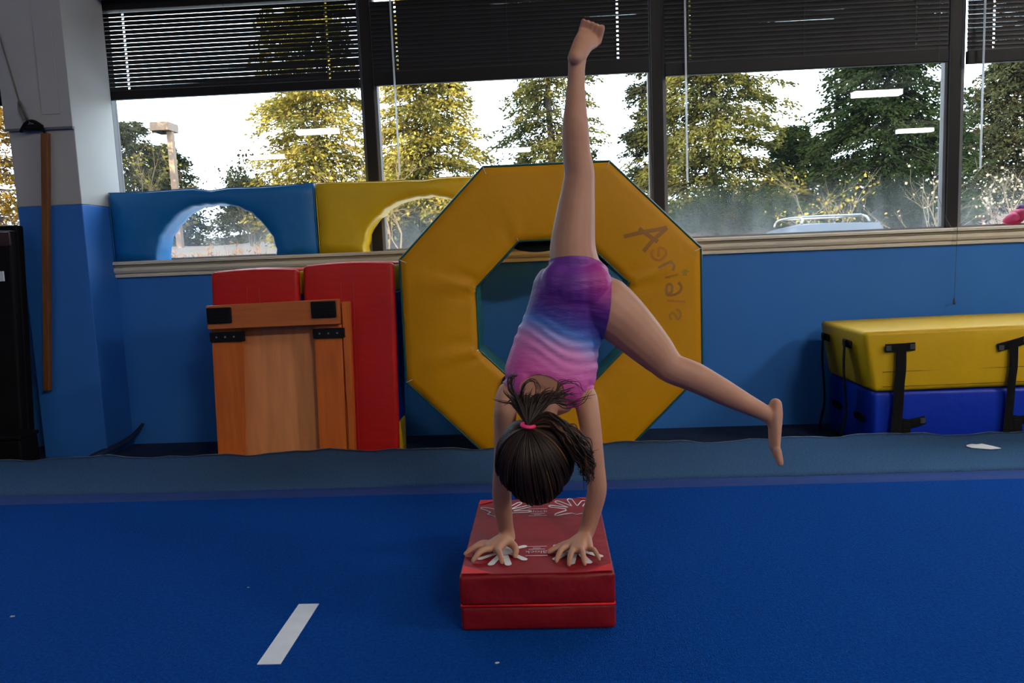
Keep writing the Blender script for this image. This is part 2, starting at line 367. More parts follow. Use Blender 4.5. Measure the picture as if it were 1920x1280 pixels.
# sill: profiled moulding, two lengths butted together
def sill_profile(x0, x1, name, k):
    prof = [(W + 0.30, 0.86), (W - 0.004, 0.86), (W - 0.010, 0.846), (W - 0.018, 0.849), (W - 0.020, 0.862), (W - 0.016, 0.866), (W - 0.008, 0.867), (W - 0.008, 0.871), (W - 0.022, 0.873), (W - 0.030, 0.886),
            (W - 0.030, 0.901), (W - 0.024, 0.904), (W - 0.012, 0.905), (W - 0.012, 0.909), (W - 0.026, 0.911), (W - 0.030, 0.914), (W - 0.014, 0.9155), (W - 0.014, 0.9185), (W - 0.036, 0.920), (W - 0.036, 0.932), (W - 0.030, 0.938), (W + 0.30, 0.938)]
    s = struct(name, MB().prism(prof, 'x', x0, x1), MT['sill'], k); return s
sill_profile(-2.432, 2.195, 'trim_1', 'long beige grooved window sill moulding')
sill_profile(2.1965, XR, 'trim_2', 'right hand length of beige grooved window sill moulding')
sill_profile(XL, -2.79, 'trim_3', 'beige window sill moulding left of the column')

# mullions and glass: bays 1.625 m wide
MUL = [-0.965 + 1.6275 * k for k in range(-6, 9)]; MUL[5] = -2.512
def window(n, x0, x1):
    w = sroot('window_%d' % n, (x0, YG, 0.938), 'window bay with dark bronze frame')
    fr = obj('mullion', MB().box((x0 - 0.031, YG - 0.035, 0.938), (x0 + 0.031, YG + 0.06, 2.40)), MT['bronze'], w, bevel=0.003)
    obj('jamb_strip', MB().box((x0 + 0.031, YG - 0.028, 0.938), (x0 + 0.049, YG + 0.03, 2.40)), MT['frame_grey'], w)
    obj('jamb_strip', MB().box((x1 - 0.049, YG - 0.012, 0.938), (x1 - 0.031, YG + 0.03, 2.40)), MT['frame_grey'], w)
    obj('bottom_rail', MB().box((x0 + 0.049, YG - 0.012, 0.938), (x1 - 0.049, YG + 0.03, 0.950)), MT['frame_grey'], w)
    obj('pane', MB().box((x0 + 0.049, YG + 0.010, 0.950), (x1 - 0.049, YG + 0.016, 2.40)), MT['glass'], w)
    return w
for k in range(len(MUL) - 1): window(k + 1, MUL[k], MUL[k + 1])

# column: white above, blue below, raised cladding on the upper part
cx0, cx1, cy = -2.785, -2.432, 4.02
cl = sroot('wall_column', (-2.6, cy, ZL), 'square column painted white above and blue below')
obj('blue_paint', MB().box((cx0, cy, ZL), (cx1, 4.405, 1.245)), MT['column_blue'], cl, bevel=0.004)
obj('white_paint', MB().box((cx0, cy, 1.2455), (cx1, 4.405, ZC)), MT['white_paint'], cl, bevel=0.004)
obj('upper_cladding', MB().box((cx0 - 0.010, cy - 0.016, 1.645), (cx1 + 0.003, cy - 0.0005, ZC)), MT['white_paint'], cl, bevel=0.003)
obj('cladding_lip', MB().box((cx0 - 0.010, cy - 0.018, 1.634), (cx1 + 0.003, cy - 0.0005, 1.6445)), MT['frame_grey'], cl)
obj('cladding_board', MB().box((cx0 + 0.20, cy - 0.020, 1.71), (cx1 - 0.055, cy - 0.0165, ZC)), MT['white_paint'], cl, bevel=0.002)

# ------------------------------------------------------------------ ceiling lights
def ceiling_light(x, y, lx, ly, m, i):
    t = thing('ceiling_light', 'white fluorescent ceiling light fixture above the gym floor', 'ceiling light', (x, y, ZC), 'fluorescent ceiling lights')
    obj('housing', MB().box((x - lx / 2 - 0.04, y - ly / 2 - 0.04, ZC - 0.09), (x + lx / 2 + 0.04, y + ly / 2 + 0.04, ZC)), MT['light_housing'], t, bevel=0.01)
    obj('diffuser', MB().box((x - lx / 2, y - ly / 2, ZC - 0.20), (x + lx / 2, y + ly / 2, ZC - 0.0905)), m, t)
for i, (x, y) in enumerate([(2.7, -3.0), (5.6, 0.2)]): ceiling_light(x, y, 1.2, 0.32, MT['key_tube'], i)
for i, (x, y) in enumerate([(-5.3, -9.6), (-0.8, -14.6), (7.2, -8.2), (10.9, -14.4), (-8.0, -13.6), (1.0, -8.8), (-3.2, -3.4), (8.6, -3.2)]): ceiling_light(x, y, 1.0, 0.22, MT['far_tube'], i)

# ------------------------------------------------------------------ venetian blinds
def slat_mesh(name, x0, x1, tilt, holes, w=0.0268):
    """curved slat with route holes; local origin at slat centre line"""
    mb = MB(); hx = 0.0055; hs = sorted(holes)
    xs = [x0]
    for h in hs: xs += [h - hx, h + hx]
    xs.append(x1)
    us = [-1, -0.38, 0.38, 1]
    def pt(x, u):
        a = math.radians(tilt); d = u * w / 2; crown = 0.0016 * (1 - u * u)
        return (x, math.cos(a) * d - math.sin(a) * crown, math.sin(a) * d + math.cos(a) * crown)
    vs = [pt(x, u) for x in xs for u in us]; fs = []
    for i in range(len(xs) - 1):
        hole = i % 2 == 1
        for j in range(3):
            if hole and j == 1: continue
            a = i * 4 + j; fs.append((a, a + 1, a + 5, a + 4))
    mb.add(vs, fs); return mb.mesh(name, fix=False)
YB2 = YG - 0.055
def blind(x0, x1, zb, rail_h, tilt, label, wand, cord_len, pitch=0.0238, top=2.345, jitter=0.0):
    t = thing('venetian_blind', label, 'blind', (x0, YB2, zb), 'venetian blinds half lowered over the windows')
    holes = [0.14, (x1 - x0) - 0.17]
    n = int((top - zb - rail_h - 0.006) / pitch)
    me = slat_mesh('slat', 0.0, x1 - x0, tilt, holes); me.materials.append(MT['slat'])
    z = zb + rail_h + 0.012; rnd = random.Random(int(abs(x0 * 100)))
    for i in range(n):
        s = bpy.data.objects.new('slat', me); COL.objects.link(s); s.parent = t
        s.location = (0, 0, z - zb + i * pitch)
        s.rotation_euler = (math.radians(rnd.uniform(-jitter, jitter)), rnd.uniform(-0.0008, 0.0008), 0)
    obj('bottom_rail', MB().rbox((x0, YB2 - 0.014, zb), (x1, YB2 + 0.014, zb + rail_h), 0.005, 2), MT['rail'], t, smooth=False)
    obj('head_rail', MB().box((x0, YB2 - 0.025, top), (x1, YB2 + 0.025, 2.40)), MT['rail'], t)
    for h in holes + [(x1 - x0) * 0.5]:
        obj('ladder_cord', MB().tube([(x0 + h - 0.008, YB2 - 0.013, zb - 0.004), (x0 + h - 0.008, YB2 - 0.013, top)], 0.0009, 5), MT['cord'], t)
    if wand is not None:
        wx, wz = wand
        obj('tilt_wand', MB().tube([(wx, YB2 - 0.045, wz), (wx, YB2 - 0.045, top + 0.02)], 0.0055, 8), MT['wand'], t, smooth=True)
    if cord_len:
        cx, cz = cord_len
        c = obj('pull_cord', MB().tube(smoothpath([(cx - 0.03, YB2 - 0.035, top), (cx - 0.03, YB2 - 0.04, 1.3), (cx - 0.02, YB2 - 0.05, 1.1), (cx + 0.012, YB2 - 0.12, 0.943), (cx + 0.012, W - 0.036, 0.942), (cx + 0.012, W - 0.040, 0.9), (cx + 0.01, W - 0.03, cz)], 3), 0.0012, 5), MT['cord'], t)
        obj('tassel', MB().tube([(cx + 0.01, W - 0.03, cz - 0.035), (cx + 0.01, W - 0.03, cz - 0.02), (cx + 0.01, W - 0.03, cz)], [0.006, 0.006, 0.003], 8), MT['cord'], c, smooth=True)
e = 0.034
blind(MUL[4] + e, -2.56, 1.857, 0.05, 72, 'dark venetian blind left of the white column', None, None, jitter=1)
blind(-2.475, MUL[6] - e - 0.004, 1.857, 0.05, 69.5, 'dark venetian blind beside the column with bright gaps between slats', None, None, jitter=1.0)
blind(MUL[6] + e + 0.006, MUL[7] - e - 0.012, 1.862, 0.075, 78, 'dark closed venetian blind behind the raised foot', (-0.80, 1.36), None, jitter=2.2)
blind(MUL[7] + e + 0.006, MUL[8] - e - 0.022, 1.835, 0.07, 76, 'dark venetian blind above the dark green spruce and car', (0.81, 1.253), (2.20, 0.56), jitter=1)
blind(MUL[8] + e + 0.01, MUL[9] - e, 1.82, 0.07, 73, 'dark venetian blind at the right edge above the blossoming shrub', (2.40, 1.255), None, jitter=2)

# ------------------------------------------------------------------ foam arches on the sill
def arch_block(name, x0, x1, ac, ar, at, mat, label, zb=0.9385, zt=1.322, y0=W - 0.022, y1=W + 0.168, sag=0.0):
    """soft foam bridge: block with a half-round tunnel cut through it"""
    t = thing(name, label, 'foam block', ((x0 + x1) / 2, (y0 + y1) / 2, zb), 'foam tunnel blocks on the window sill')
    n = 28; r = 0.012
    inner = []; outer = []
    for i in range(n + 1):
        a = math.pi * (1 - i / n)
        wob = 1 + 0.012 * math.sin(i * 2.7 + x0) + 0.008 * math.sin(i * 5.1)
        ix = ac + ar * math.cos(a) * wob; iz = zb + at * math.sin(a) * wob
        inner.append((ix, max(zb, iz)))
        # outer outline point: ray from the arch centre to the rectangle
        dx, dz = math.cos(a), math.sin(a) * 0.9 + 1e-6
        sx = ((x1 if dx > 0 else x0) - ac) / dx if abs(dx) > 1e-6 else 1e9
        sz = (zt - zb) / dz
        s = min(sx, sz); outer.append((ac + dx * s, zb + dz * s))
    # exact corners
    for cxn in (x0, x1):
        j = min(range(1, n), key=lambda k: (outer[k][0] - cxn) ** 2 + (outer[k][1] - zt) ** 2); outer[j] = (cxn, zt)
    outer[0] = (x0, zb); outer[-1] = (x1, zb)
    def sg(p):
        x, z = p
        k = (z - zb) / (zt - zb)
        return (x, z - sag * k * math.exp(-((x - ac) / 0.06) ** 2) + 0.004 * k * math.sin(x * 9))
    inner = [sg(p) for p in inner]; outer = [sg(p) for p in outer]
    m = 4
    def ring(y, ins):
        out = []
        for i in range(n + 1):
            ix, iz = inner[i]; ox, oz = outer[i]; row = []
            d = Vector((ox - ix, oz - iz)); Ld = d.length
            for j in range(m + 1):
                f = j / m; f = ins / Ld + f * (1 - 2 * ins / Ld) if Ld > 0 else f
                row.append((ix + d.x * f, y, iz + d.y * f))
            out.append(row)
        return out
    def grid(mb, A, flip=False):
        nI = len(A); nJ = len(A[0]); vs = [p for r_ in A for p in r_]; fs = []
        for i in range(nI - 1):
            for j in range(nJ - 1):
                q = (i * nJ + j, (i + 1) * nJ + j, (i + 1) * nJ + j + 1, i * nJ + j + 1); fs.append(q[::-1] if flip else q)
        mb.add(vs, fs)
    body = MB()
    fr = ring(y0, r * 0.8); bk = ring(y1, r * 0.8)
    # slight cushion on the front face
    fr = [[(p[0], p[1] - 0.008 * math.sin(math.pi * j / m), p[2]) for j, p in enumerate(row)] for row in fr]
    grid(body, fr); grid(body, bk, True)
    for idx in (0, m):
        pts = inner if idx == 0 else outer
        A = [[fr[i][idx], (pts[i][0], y0 + r, pts[i][1])] + [(pts[i][0] + 0.002 * math.sin(i * 1.9 + q * 2), y0 + r + (y1 - y0 - 2 * r) * q / 4, pts[i][1]) for q in range(1, 4)] + [(pts[i][0], y1 - r, pts[i][1]), bk[i][idx]] for i in range(n + 1)]
        grid(body, A, idx == 0)
    for e_ in (0, n):
        A = [[fr[e_][j], bk[e_][j]] for j in range(m + 1)]; grid(body, A, e_ == 0)
    obj('foam_body', body, mat, t, smooth=True)
    pip = MB(); pip.tube([(p[0], y0 + 0.003, p[1]) for p in outer[0:n + 1]], 0.0028, 5)
    obj('edge_seam', pip, mat, t, smooth=True)
    return t
arch_block('foam_arch', -2.425, -1.262, -1.842, 0.345, 0.305, MT['sky_vinyl'], 'blue foam tunnel block on the sill beside the column', sag=0.016)
arch_block('foam_arch', -1.250, -0.09, -0.650, 0.358, 0.295, MT['yellow_lemon'], 'yellow foam tunnel block on the sill behind the octagon ring', sag=0.008)

# ------------------------------------------------------------------ octagon ring mat
def octagon():
    c = V(0.022, 3.645, 0.592); A = 0.712; B = 0.360; D = 0.285; r = 0.016
    t = thing('octagon_mat', 'large yellow and green octagon ring mat with faded marker writing', 'gym mat', (c.x, c.y + D / 2, ZL))
    hc = V(0.030, 0, 0.592)
    K = 12
    def octo(a, cc):
        pts = []
        for s in range(8):
            a0 = math.radians(22.5 + 45 * s); a1 = math.radians(22.5 + 45 * (s + 1)); R = a / math.cos(math.radians(22.5))
            p0 = (cc.x + R * math.cos(a0), cc.z + R * math.sin(a0)); p1 = (cc.x + R * math.cos(a1), cc.z + R * math.sin(a1))
            for k in range(K): f = k / K; pts.append((p0[0] + (p1[0] - p0[0]) * f, p0[1] + (p1[1] - p0[1]) * f))
        return pts
    inn = octo(B, hc); outp = octo(A, c); n = len(inn); m = 18
    corners = [Vector(inn[s * K]) for s in range(8)]
    def fold(x, z):
        d = 0
        for i, q in enumerate(corners):
            rd = Vector((x, z)) - q; ang = [0.25, 1.35, 1.8, 2.95, 3.35, -2.2, -0.9, -0.15][i]
            ax = Vector((math.cos(ang), math.sin(ang))); u = rd.dot(ax); v = rd.cross(ax)
            if u > -0.01:
                wd = 0.012 + 0.10 * u; amp = [1, .35, .35, 1, 1, .6, .4, .8][i]
                d += amp * 0.032 * math.exp(-u / 0.15) * (math.exp(-(v / wd) ** 2) * 1.0 - 0.6 * math.exp(-((v - 2 * wd) / wd) ** 2) - 0.5 * math.exp(-((v + 2 * wd) / wd) ** 2))
        return d
    def ringgrid(rows, closed=True, flip=False):
        mb = MB(); vs = [p for r_ in rows for p in r_]; fs = []
        for i in range(len(rows) - 1):
            for k in range(n):
                k2 = (k + 1) % n; q = (i * n + k, i * n + k2, (i + 1) * n + k2, (i + 1) * n + k); fs.append(q[::-1] if flip else q)
        mb.add(vs, fs); return mb
    rows = []
    for j in range(m + 1):
        f = j / m; row = []
        for k in range(n):
            x = inn[k][0] + (outp[k][0] - inn[k][0]) * f; z = inn[k][1] + (outp[k][1] - inn[k][1]) * f
            edge = min(f, 1 - f); y = c.y + (r * (1 - min(1, edge / 0.045)) ** 2)
            y -= 0.010 * math.sin(math.pi * f) + fold(x, z) * (0 if j == 0 else 1) * (1 - f) ** 0.5
            row.append((x, y, z))
        rows.append(row)
    obj('front_panel', ringgrid(rows, flip=True), MT['yellow'], t, smooth=True)
    obj('outer_side', ringgrid([[(p[0], c.y + r, p[1]) for p in outp], [(p[0], c.y + D * 0.5, p[1]) for p in outp], [(p[0], c.y + D, p[1]) for p in outp]]), MT['teal'], t)
    def wob(p, k, y):
        return (p[0] + 0.006 * math.sin(k * 0.9 + y * 30), y, p[1] + 0.006 * math.sin(k * 0.7 + y * 25))
    obj('inner_side', ringgrid([[(p[0], c.y + r, p[1]) for p in inn]] + [[wob(p, k, c.y + D * q) for k, p in enumerate(inn)] for q in (.35, .65)] + [[(p[0], c.y + D, p[1]) for p in inn]], flip=True), MT['teal'], t, smooth=True)
    obj('back_panel', ringgrid([[(p[0], c.y + D, p[1]) for p in inn], [(p[0], c.y + D, p[1]) for p in outp]]), MT['yellow'], t)
    for nm, ring, rad in (('outer_piping', outp, 0.0055), ('hole_piping', inn, 0.0045)):
        mb = MB(); P = [(p[0], c.y + r * 0.75, p[1]) for p in ring]; P = P + [P[0]]
        mb.tube(P, rad, 6); obj(nm, mb, MT['teal'], t, smooth=True)
    # stitching tufts at seams and corners
    mb = MB()
    for s in range(8):
        for ring, cc in ((inn, hc), (outp, c)):
            q = ring[s * K]; d = Vector((q[0] - cc.x, q[1] - cc.z)).normalized() * (0.012 if ring is inn else -0.02)
            mb.tube([(q[0], c.y + 0.004, q[1]), (q[0] + d.x, c.y - 0.004, q[1] + d.y), (q[0] + d.x * 1.8, c.y - 0.0035, q[1] + d.y * 1.8)], 0.0015, 4)
    obj('stitching', mb, MT['print'], t)['kind'] = 'stuff'
    # webbing handles in the hole
    def strap(pts, w, name='strap', ref=(0, 0.35, 1)):
        mb = MB(); mb.tube(smoothpath(pts, 5), [(w, 0.003)] * ((len(pts) - 1) * 5 + 1), 6, ref=ref); return obj(name, mb, MT['webbing'], t)
    strap([(-0.135, c.y + 0.07, 0.946), (-0.10, c.y + 0.06, 0.932), (-0.03, c.y + 0.055, 0.924), (0.05, c.y + 0.06, 0.932), (0.10, c.y + 0.07, 0.946)], 0.028)
    strap([(0.20, c.y + 0.06, 0.92), (0.245, c.y + 0.05, 0.862), (0.30, c.y + 0.06, 0.82)], 0.020)
    strap([(-0.19, c.y + 0.10, 0.315), (-0.165, c.y + 0.06, 0.385), (-0.12, c.y + 0.08, 0.43), (-0.06, c.y + 0.12, 0.47)], 0.013, ref=(0.5, 0, 0.5))
    strap([(-0.19, c.y + 0.03, 0.305), (-0.205, c.y - 0.018, 0.30), (-0.215, c.y - 0.022, 0.265), (-0.235, c.y - 0.02, 0.225)], 0.015, ref=(1, 0, -0.4))
    # marker writing
    LET = {'A': [[(0.373, 0.953), (0.459, 0.97), (0.523, 0.978), (0.574, 0.987)], [(0.463, 0.881), (0.505, 0.928), (0.539, 0.956), (0.574, 0.987)], [(0.444, 0.988), (0.484, 0.957), (0.53, 0.923)]],
     'e': [[(0.531, 0.855), (0.533, 0.876), (0.538, 0.896), (0.562, 0.885), (0.568, 0.866), (0.555, 0.847), (0.533, 0.837), (0.508, 0.847), (0.499, 0.869), (0.508, 0.888)]],
     'r': [[(0.53, 0.803), (0.563, 0.818), (0.593, 0.831)], [(0.584, 0.831), (0.597, 0.82), (0.603, 0.805), (0.596, 0.787)]],
     'i': [[(0.561, 0.755), (0.591, 0.761), (0.621, 0.768)]],
     'star': [[(0.639, 0.778), (0.673, 0.78)], [(0.65, 0.792), (0.66, 0.76)], [(0.662, 0.79), (0.644, 0.761)]],
     'a': [[(0.569, 0.671), (0.566, 0.699), (0.569, 0.716), (0.584, 0.725), (0.593, 0.711), (0.59, 0.689), (0.575, 0.675)], [(0.569, 0.673), (0.603, 0.674), (0.629, 0.688), (0.636, 0.709), (0.623, 0.731)]],
     'l': [[(0.568, 0.646), (0.611, 0.643), (0.654, 0.639)]],
     's': [[(0.586, 0.555), (0.579, 0.577), (0.593, 0.589), (0.606, 0.578), (0.616, 0.558), (0.629, 0.569), (0.628, 0.593), (0.611, 0.606)]]}
    INK = {'A': ((0.30, 0.115, 0.004), .0095), 'e': ((0.48, 0.15, 0.004), .006), 'r': ((0.30, 0.12, 0.004), .0062), 'i': ((0.46, 0.17, 0.004), .005), 'star': ((0.36, 0.22, 0.008), .004),
           'a': ((0.29, 0.115, 0.004), .0062), 'l': ((0.46, 0.155, 0.004), .0055), 's': ((0.38, 0.165, 0.004), .0052)}
    def surf(x, z):
        rel = Vector((x - hc.x, z - hc.z)); best = max(rel.dot(Vector((math.cos(math.radians(45 * s)), math.sin(math.radians(45 * s))))) for s in range(8))
        f = min(1, max(0, (best - B) / (A - B)))
        return c.y - 0.010 * math.sin(math.pi * f) - fold(x, z) * (1 - f) ** 0.5 + (r * (1 - min(1, min(f, 1 - f) / 0.045)) ** 2)
    for ch, strokes in LET.items():
        ink = M('marker_' + ch, INK[ch][0], 0.5, tuple(v * 1.12 for v in INK[ch][0]), 30); hw = INK[ch][1]
        mb = MB()
        for st in strokes:
            P = smoothpath([(p[0], 0, p[1]) for p in st], 5); vs = []; fs = []
            for i, p in enumerate(P):
                d = (P[min(i + 1, len(P) - 1)] - P[max(i - 1, 0)]); d = Vector((d.x, d.z)).normalized(); nrm = Vector((-d.y, d.x)) * hw
                for s_ in (-1, 1):
                    x, z = p.x + nrm.x * s_, p.z + nrm.y * s_; vs.append((x, surf(x, z) - 0.0018, z))
            for i in range(len(P) - 1): fs.append((2 * i, 2 * i + 1, 2 * i + 3, 2 * i + 2))
            mb.add(vs, fs)
        o = obj('letter_' + ch if ch != 'star' else 'star_mark', mb, ink, t)
octagon()

# ------------------------------------------------------------------ red upright mats
def upright_mat(x0, x1, y0, y1, zt, label, lean):
    t = thing('upright_block_mat', label, 'gym mat', ((x0 + x1) / 2, (y0 + y1) / 2, ZL), 'red block mats standing under the sill')
    def warp(p): return (p[0] + lean * (p[2] - zt), p[1] + 0.0, p[2] + 0.006 * math.sin((p[0] - x0) / (x1 - x0) * math.pi) * (1 if p[2] > 0.5 else 0))
    fd = 0.055
    obj('red_face', MB().rbox((x0, y0, ZL), (x1, y0 + fd, zt), 0.018, 3, (6, 1, 10), 0.004, warp), MT['red'], t, smooth=True)
    for k, (z0, z1, m) in enumerate(((ZL, 0.085, 'yellow_lemon'), (0.085, 0.735, 'blue_vinyl'), (0.735, zt - 0.004, 'yellow_lemon'))):
        obj('side_section', MB().rbox((x0 + 0.004, y0 + fd - 0.004, z0), (x1 - 0.004, y1, z1), 0.012, 2, (3, 3, 5), 0.003, warp), MT[m], t, smooth=True)
    obj('top_cover', MB().rbox((x0 + 0.006, y0 + 0.03, zt - 0.012), (x1 - 0.006, y1 - 0.01, zt + 0.004), 0.006, 2, (4, 2, 1), 0.004, warp), MT['red'], t, smooth=True)
    for q in (0.42, 0.56):
        x = x0 + (x1 - x0) * q
        obj('stitched_seam', MB().tube([warp((x, y0 - 0.0035 + (0.012 if z > zt - 0.03 else 0), z)) for z in np.linspace(ZL + 0.02, zt - 0.02, 12)], 0.0012, 4), M('seam_thread', (0.42, 0.05, 0.04), 0.7), t)
upright_mat(-1.612, -1.186, 3.652, 3.90, 0.862, 'red upright block mat behind the wooden frame, nearer the column', 0.035)
upright_mat(-1.160, -0.722, 3.652, 3.90, 0.876, 'red upright block mat touching the octagon ring', 0.03)

# ------------------------------------------------------------------ folded wooden frame
def wood_frame():
    x0, x1, y0 = -1.595, -0.966, 3.535
    t = thing('wooden_bench', 'folded wooden gym bench frame with black rubber feet leaning on red mats', 'bench', ((x0 + x1) / 2, y0 + 0.05, ZL))
    b = obj('top_beam', MB().prism([(x0, 0.598), (x1, 0.602), (x1 + 0.002, 0.718), (x0, 0.709)], 'y', y0, y0 + 0.035), MT['wood_h'], t, bevel=0.003)
    for px in (x0 + 0.004, x1 - 0.128):
        rp = obj('rubber_foot', MB().rbox((px, y0 - 0.012, 0.625 if px < -1.3 else 0.634), (px + 0.118, y0 + 0.001, 0.700 if px < -1.3 else 0.712), 0.006, 2), MT['rubber'], b)
        zz = 0.625 if px < -1.3 else 0.634
        for q in range(4):
            obj('tread_rib', MB().box((px + 0.008, y0 - 0.0145, zz + 0.012 + q * 0.015), (px + 0.110, y0 - 0.011, zz + 0.019 + q * 0.015)), MT['rubber'], rp)
    for (a0, a1, b0, b1) in ((x0 + 0.0, x0 + 0.148, x0 - 0.022, x0 + 0.104), (-1.100, -0.968, -1.118, -0.985)):
        # upright board tapers a little towards the floor
        u = obj('upright', MB().prism([(b0, ZL), (b1, ZL), (a1, 0.598), (a0, 0.598)], 'y', y0 + 0.037, y0 + 0.062), MT['wood'], t, bevel=0.003)
        br = obj('hinge_strap', MB().rbox((a0 - 0.004, y0 + 0.022, 0.535), (a1 + 0.016, y0 + 0.0365, 0.582), 0.004, 2), MT['rubber'], t)
        for q in range(3):
            xx = a0 + 0.03 + q * 0.042
            obj('screw', MB().tube([(xx, y0 + 0.023, 0.558), (xx, y0 + 0.0195, 0.558)], 0.0045, 8), MT['screw'], br)
    obj('back_panel', MB().box((x0 + 0.08, y0 + 0.097, ZL), (-0.99, y0 + 0.109, 0.69)), MT['plywood'], t)
    obj('rear_post', MB().prism([(-0.972, ZL), (-0.945, ZL), (-0.925, 0.703), (-0.962, 0.703)], 'y', y0 + 0.037, y0 + 0.076), MT['wood'], t, bevel=0.003)
    obj('rear_rail', MB().box((x0 + 0.02, y0 + 0.064, 0.640), (-0.930, y0 + 0.096, 0.698)), MT['wood_h'], t, bevel=0.003)
wood_frame()

# ------------------------------------------------------------------ stacked mats at the right
def stack_mats():
    def strap(parent, pts, w, ref, name='strap', th=0.0025):
        mb = MB(); P = smoothpath(pts, 4); mb.tube(P, [(w, th)] * len(P), 6, ref=ref); return obj(name, mb, MT['webbing'], parent)
    yel = thing('crash_mat', 'yellow landing mat with black straps on top of the blue mat', 'gym mat', (2.5, 3.9, 0.19))
    x0, x1 = 1.462, 3.5; y0, y1 = 3.60, 4.17
    body = obj('mat_body', MB().rbox((x0, y0, 0.188), (x1, y1, 0.474), 0.022, 3, (16, 5, 4), 0.006, lambda p: (p[0] + 0.05 * max(0, (0.474 - p[2]) / 0.286) * (1 if p[0] < 1.7 else 0), p[1] + 0.003 * math.sin(p[0] * 6), p[2] + 0.004 * math.sin(p[0] * 3 + 1))), MT['mat_yellow'], yel, smooth=True)
    for z in (0.285, 0.215):
        obj('seam_line', MB().tube([(xx, y0 - 0.0045, z + 0.004 * math.sin(xx * 3)) for xx in np.linspace(1.55, x1, 24)], 0.0014, 4), M('mat_thread', (0.16, 0.09, 0.005), 0.8), body)
    blu = thing('crash_mat', 'blue landing mat under the yellow mat', 'gym mat', (2.5, 3.9, ZL))
    obj('mat_body', MB().rbox((1.515, y0 + 0.012, ZL), (x1, y1, 0.186), 0.022, 3, (14, 5, 4), 0.006), MT['blue_vinyl'], blu, smooth=True)
    zt = 0.395
    for i, (sx, tilt) in enumerate(((1.624, -0.004), (2.13, 0.012), (2.80, 0.0))):
        h = strap(yel, [(sx - 0.068, y0 - 0.013, zt - 0.006 - tilt), (sx, y0 - 0.017, zt), (sx + 0.068, y0 - 0.013, zt + 0.006 + tilt)], 0.019, (0, 0, 1), 'strap_anchor')
        for s_ in (-1, 1):
            obj('stitch_patch', MB().box((sx + s_ * 0.054 - 0.012, y0 - 0.0195, zt - 0.012 + s_ * (0.006 + tilt)), (sx + s_ * 0.054 + 0.012, y0 - 0.0165, zt + 0.012 + s_ * (0.006 + tilt))), MT['velcro'], h)
        strap(yel, [(sx + 0.002, y0 - 0.018, zt + 0.005), (sx + 0.001, y0 - 0.022, zt - 0.1), (sx - 0.004, y0 - 0.020, 0.22), (sx - 0.006, y0 - 0.014, 0.10), (sx - 0.018, y0 - 0.020, -0.03), (sx - 0.022, y0 - 0.02, ZL + 0.01)], 0.024 if i != 1 else 0.019, (1, 0, 0))
        h2 = strap(blu, [(sx + 0.01, y0 + 0.0, 0.04), (sx + 0.05, y0 - 0.008, 0.035), (sx + 0.125, y0 - 0.003, 0.048)], 0.020, (0, 0, 1), 'strap_anchor')
        obj('stitch_patch', MB().box((sx + 0.100, y0 - 0.012, 0.034), (sx + 0.122, y0 - 0.007, 0.058)), MT['velcro'], h2)
        strap(blu, [(sx + 0.03, y0 - 0.012, 0.04), (sx + 0.034, y0 - 0.012, -0.02), (sx + 0.036, y0 - 0.01, ZL + 0.012)], 0.022, (1, 0, 0))
    for yy in (3.78, 4.07):
        xs = x0 - 0.006
        strap(yel, [(xs, yy - 0.06, zt), (xs - 0.006, yy, zt + 0.004), (xs, yy + 0.05, zt)], 0.019, (0, 0, 1), 'strap_anchor')
        strap(yel, [(xs - 0.010, yy, zt + 0.02), (xs - 0.014, yy, 0.28), (xs - 0.004, yy, 0.14), (xs - 0.002, yy, 0.04), (xs - 0.022, yy, -0.06), (xs - 0.02, yy, ZL + 0.012)], 0.040, (0.35, 1, 0), th=0.006)
        strap(blu, [(1.503, yy - 0.10, 0.04), (1.498, yy - 0.03, 0.045), (1.503, yy + 0.02, 0.04)], 0.018, (0, 0, 1), 'strap_anchor')
stack_mats()

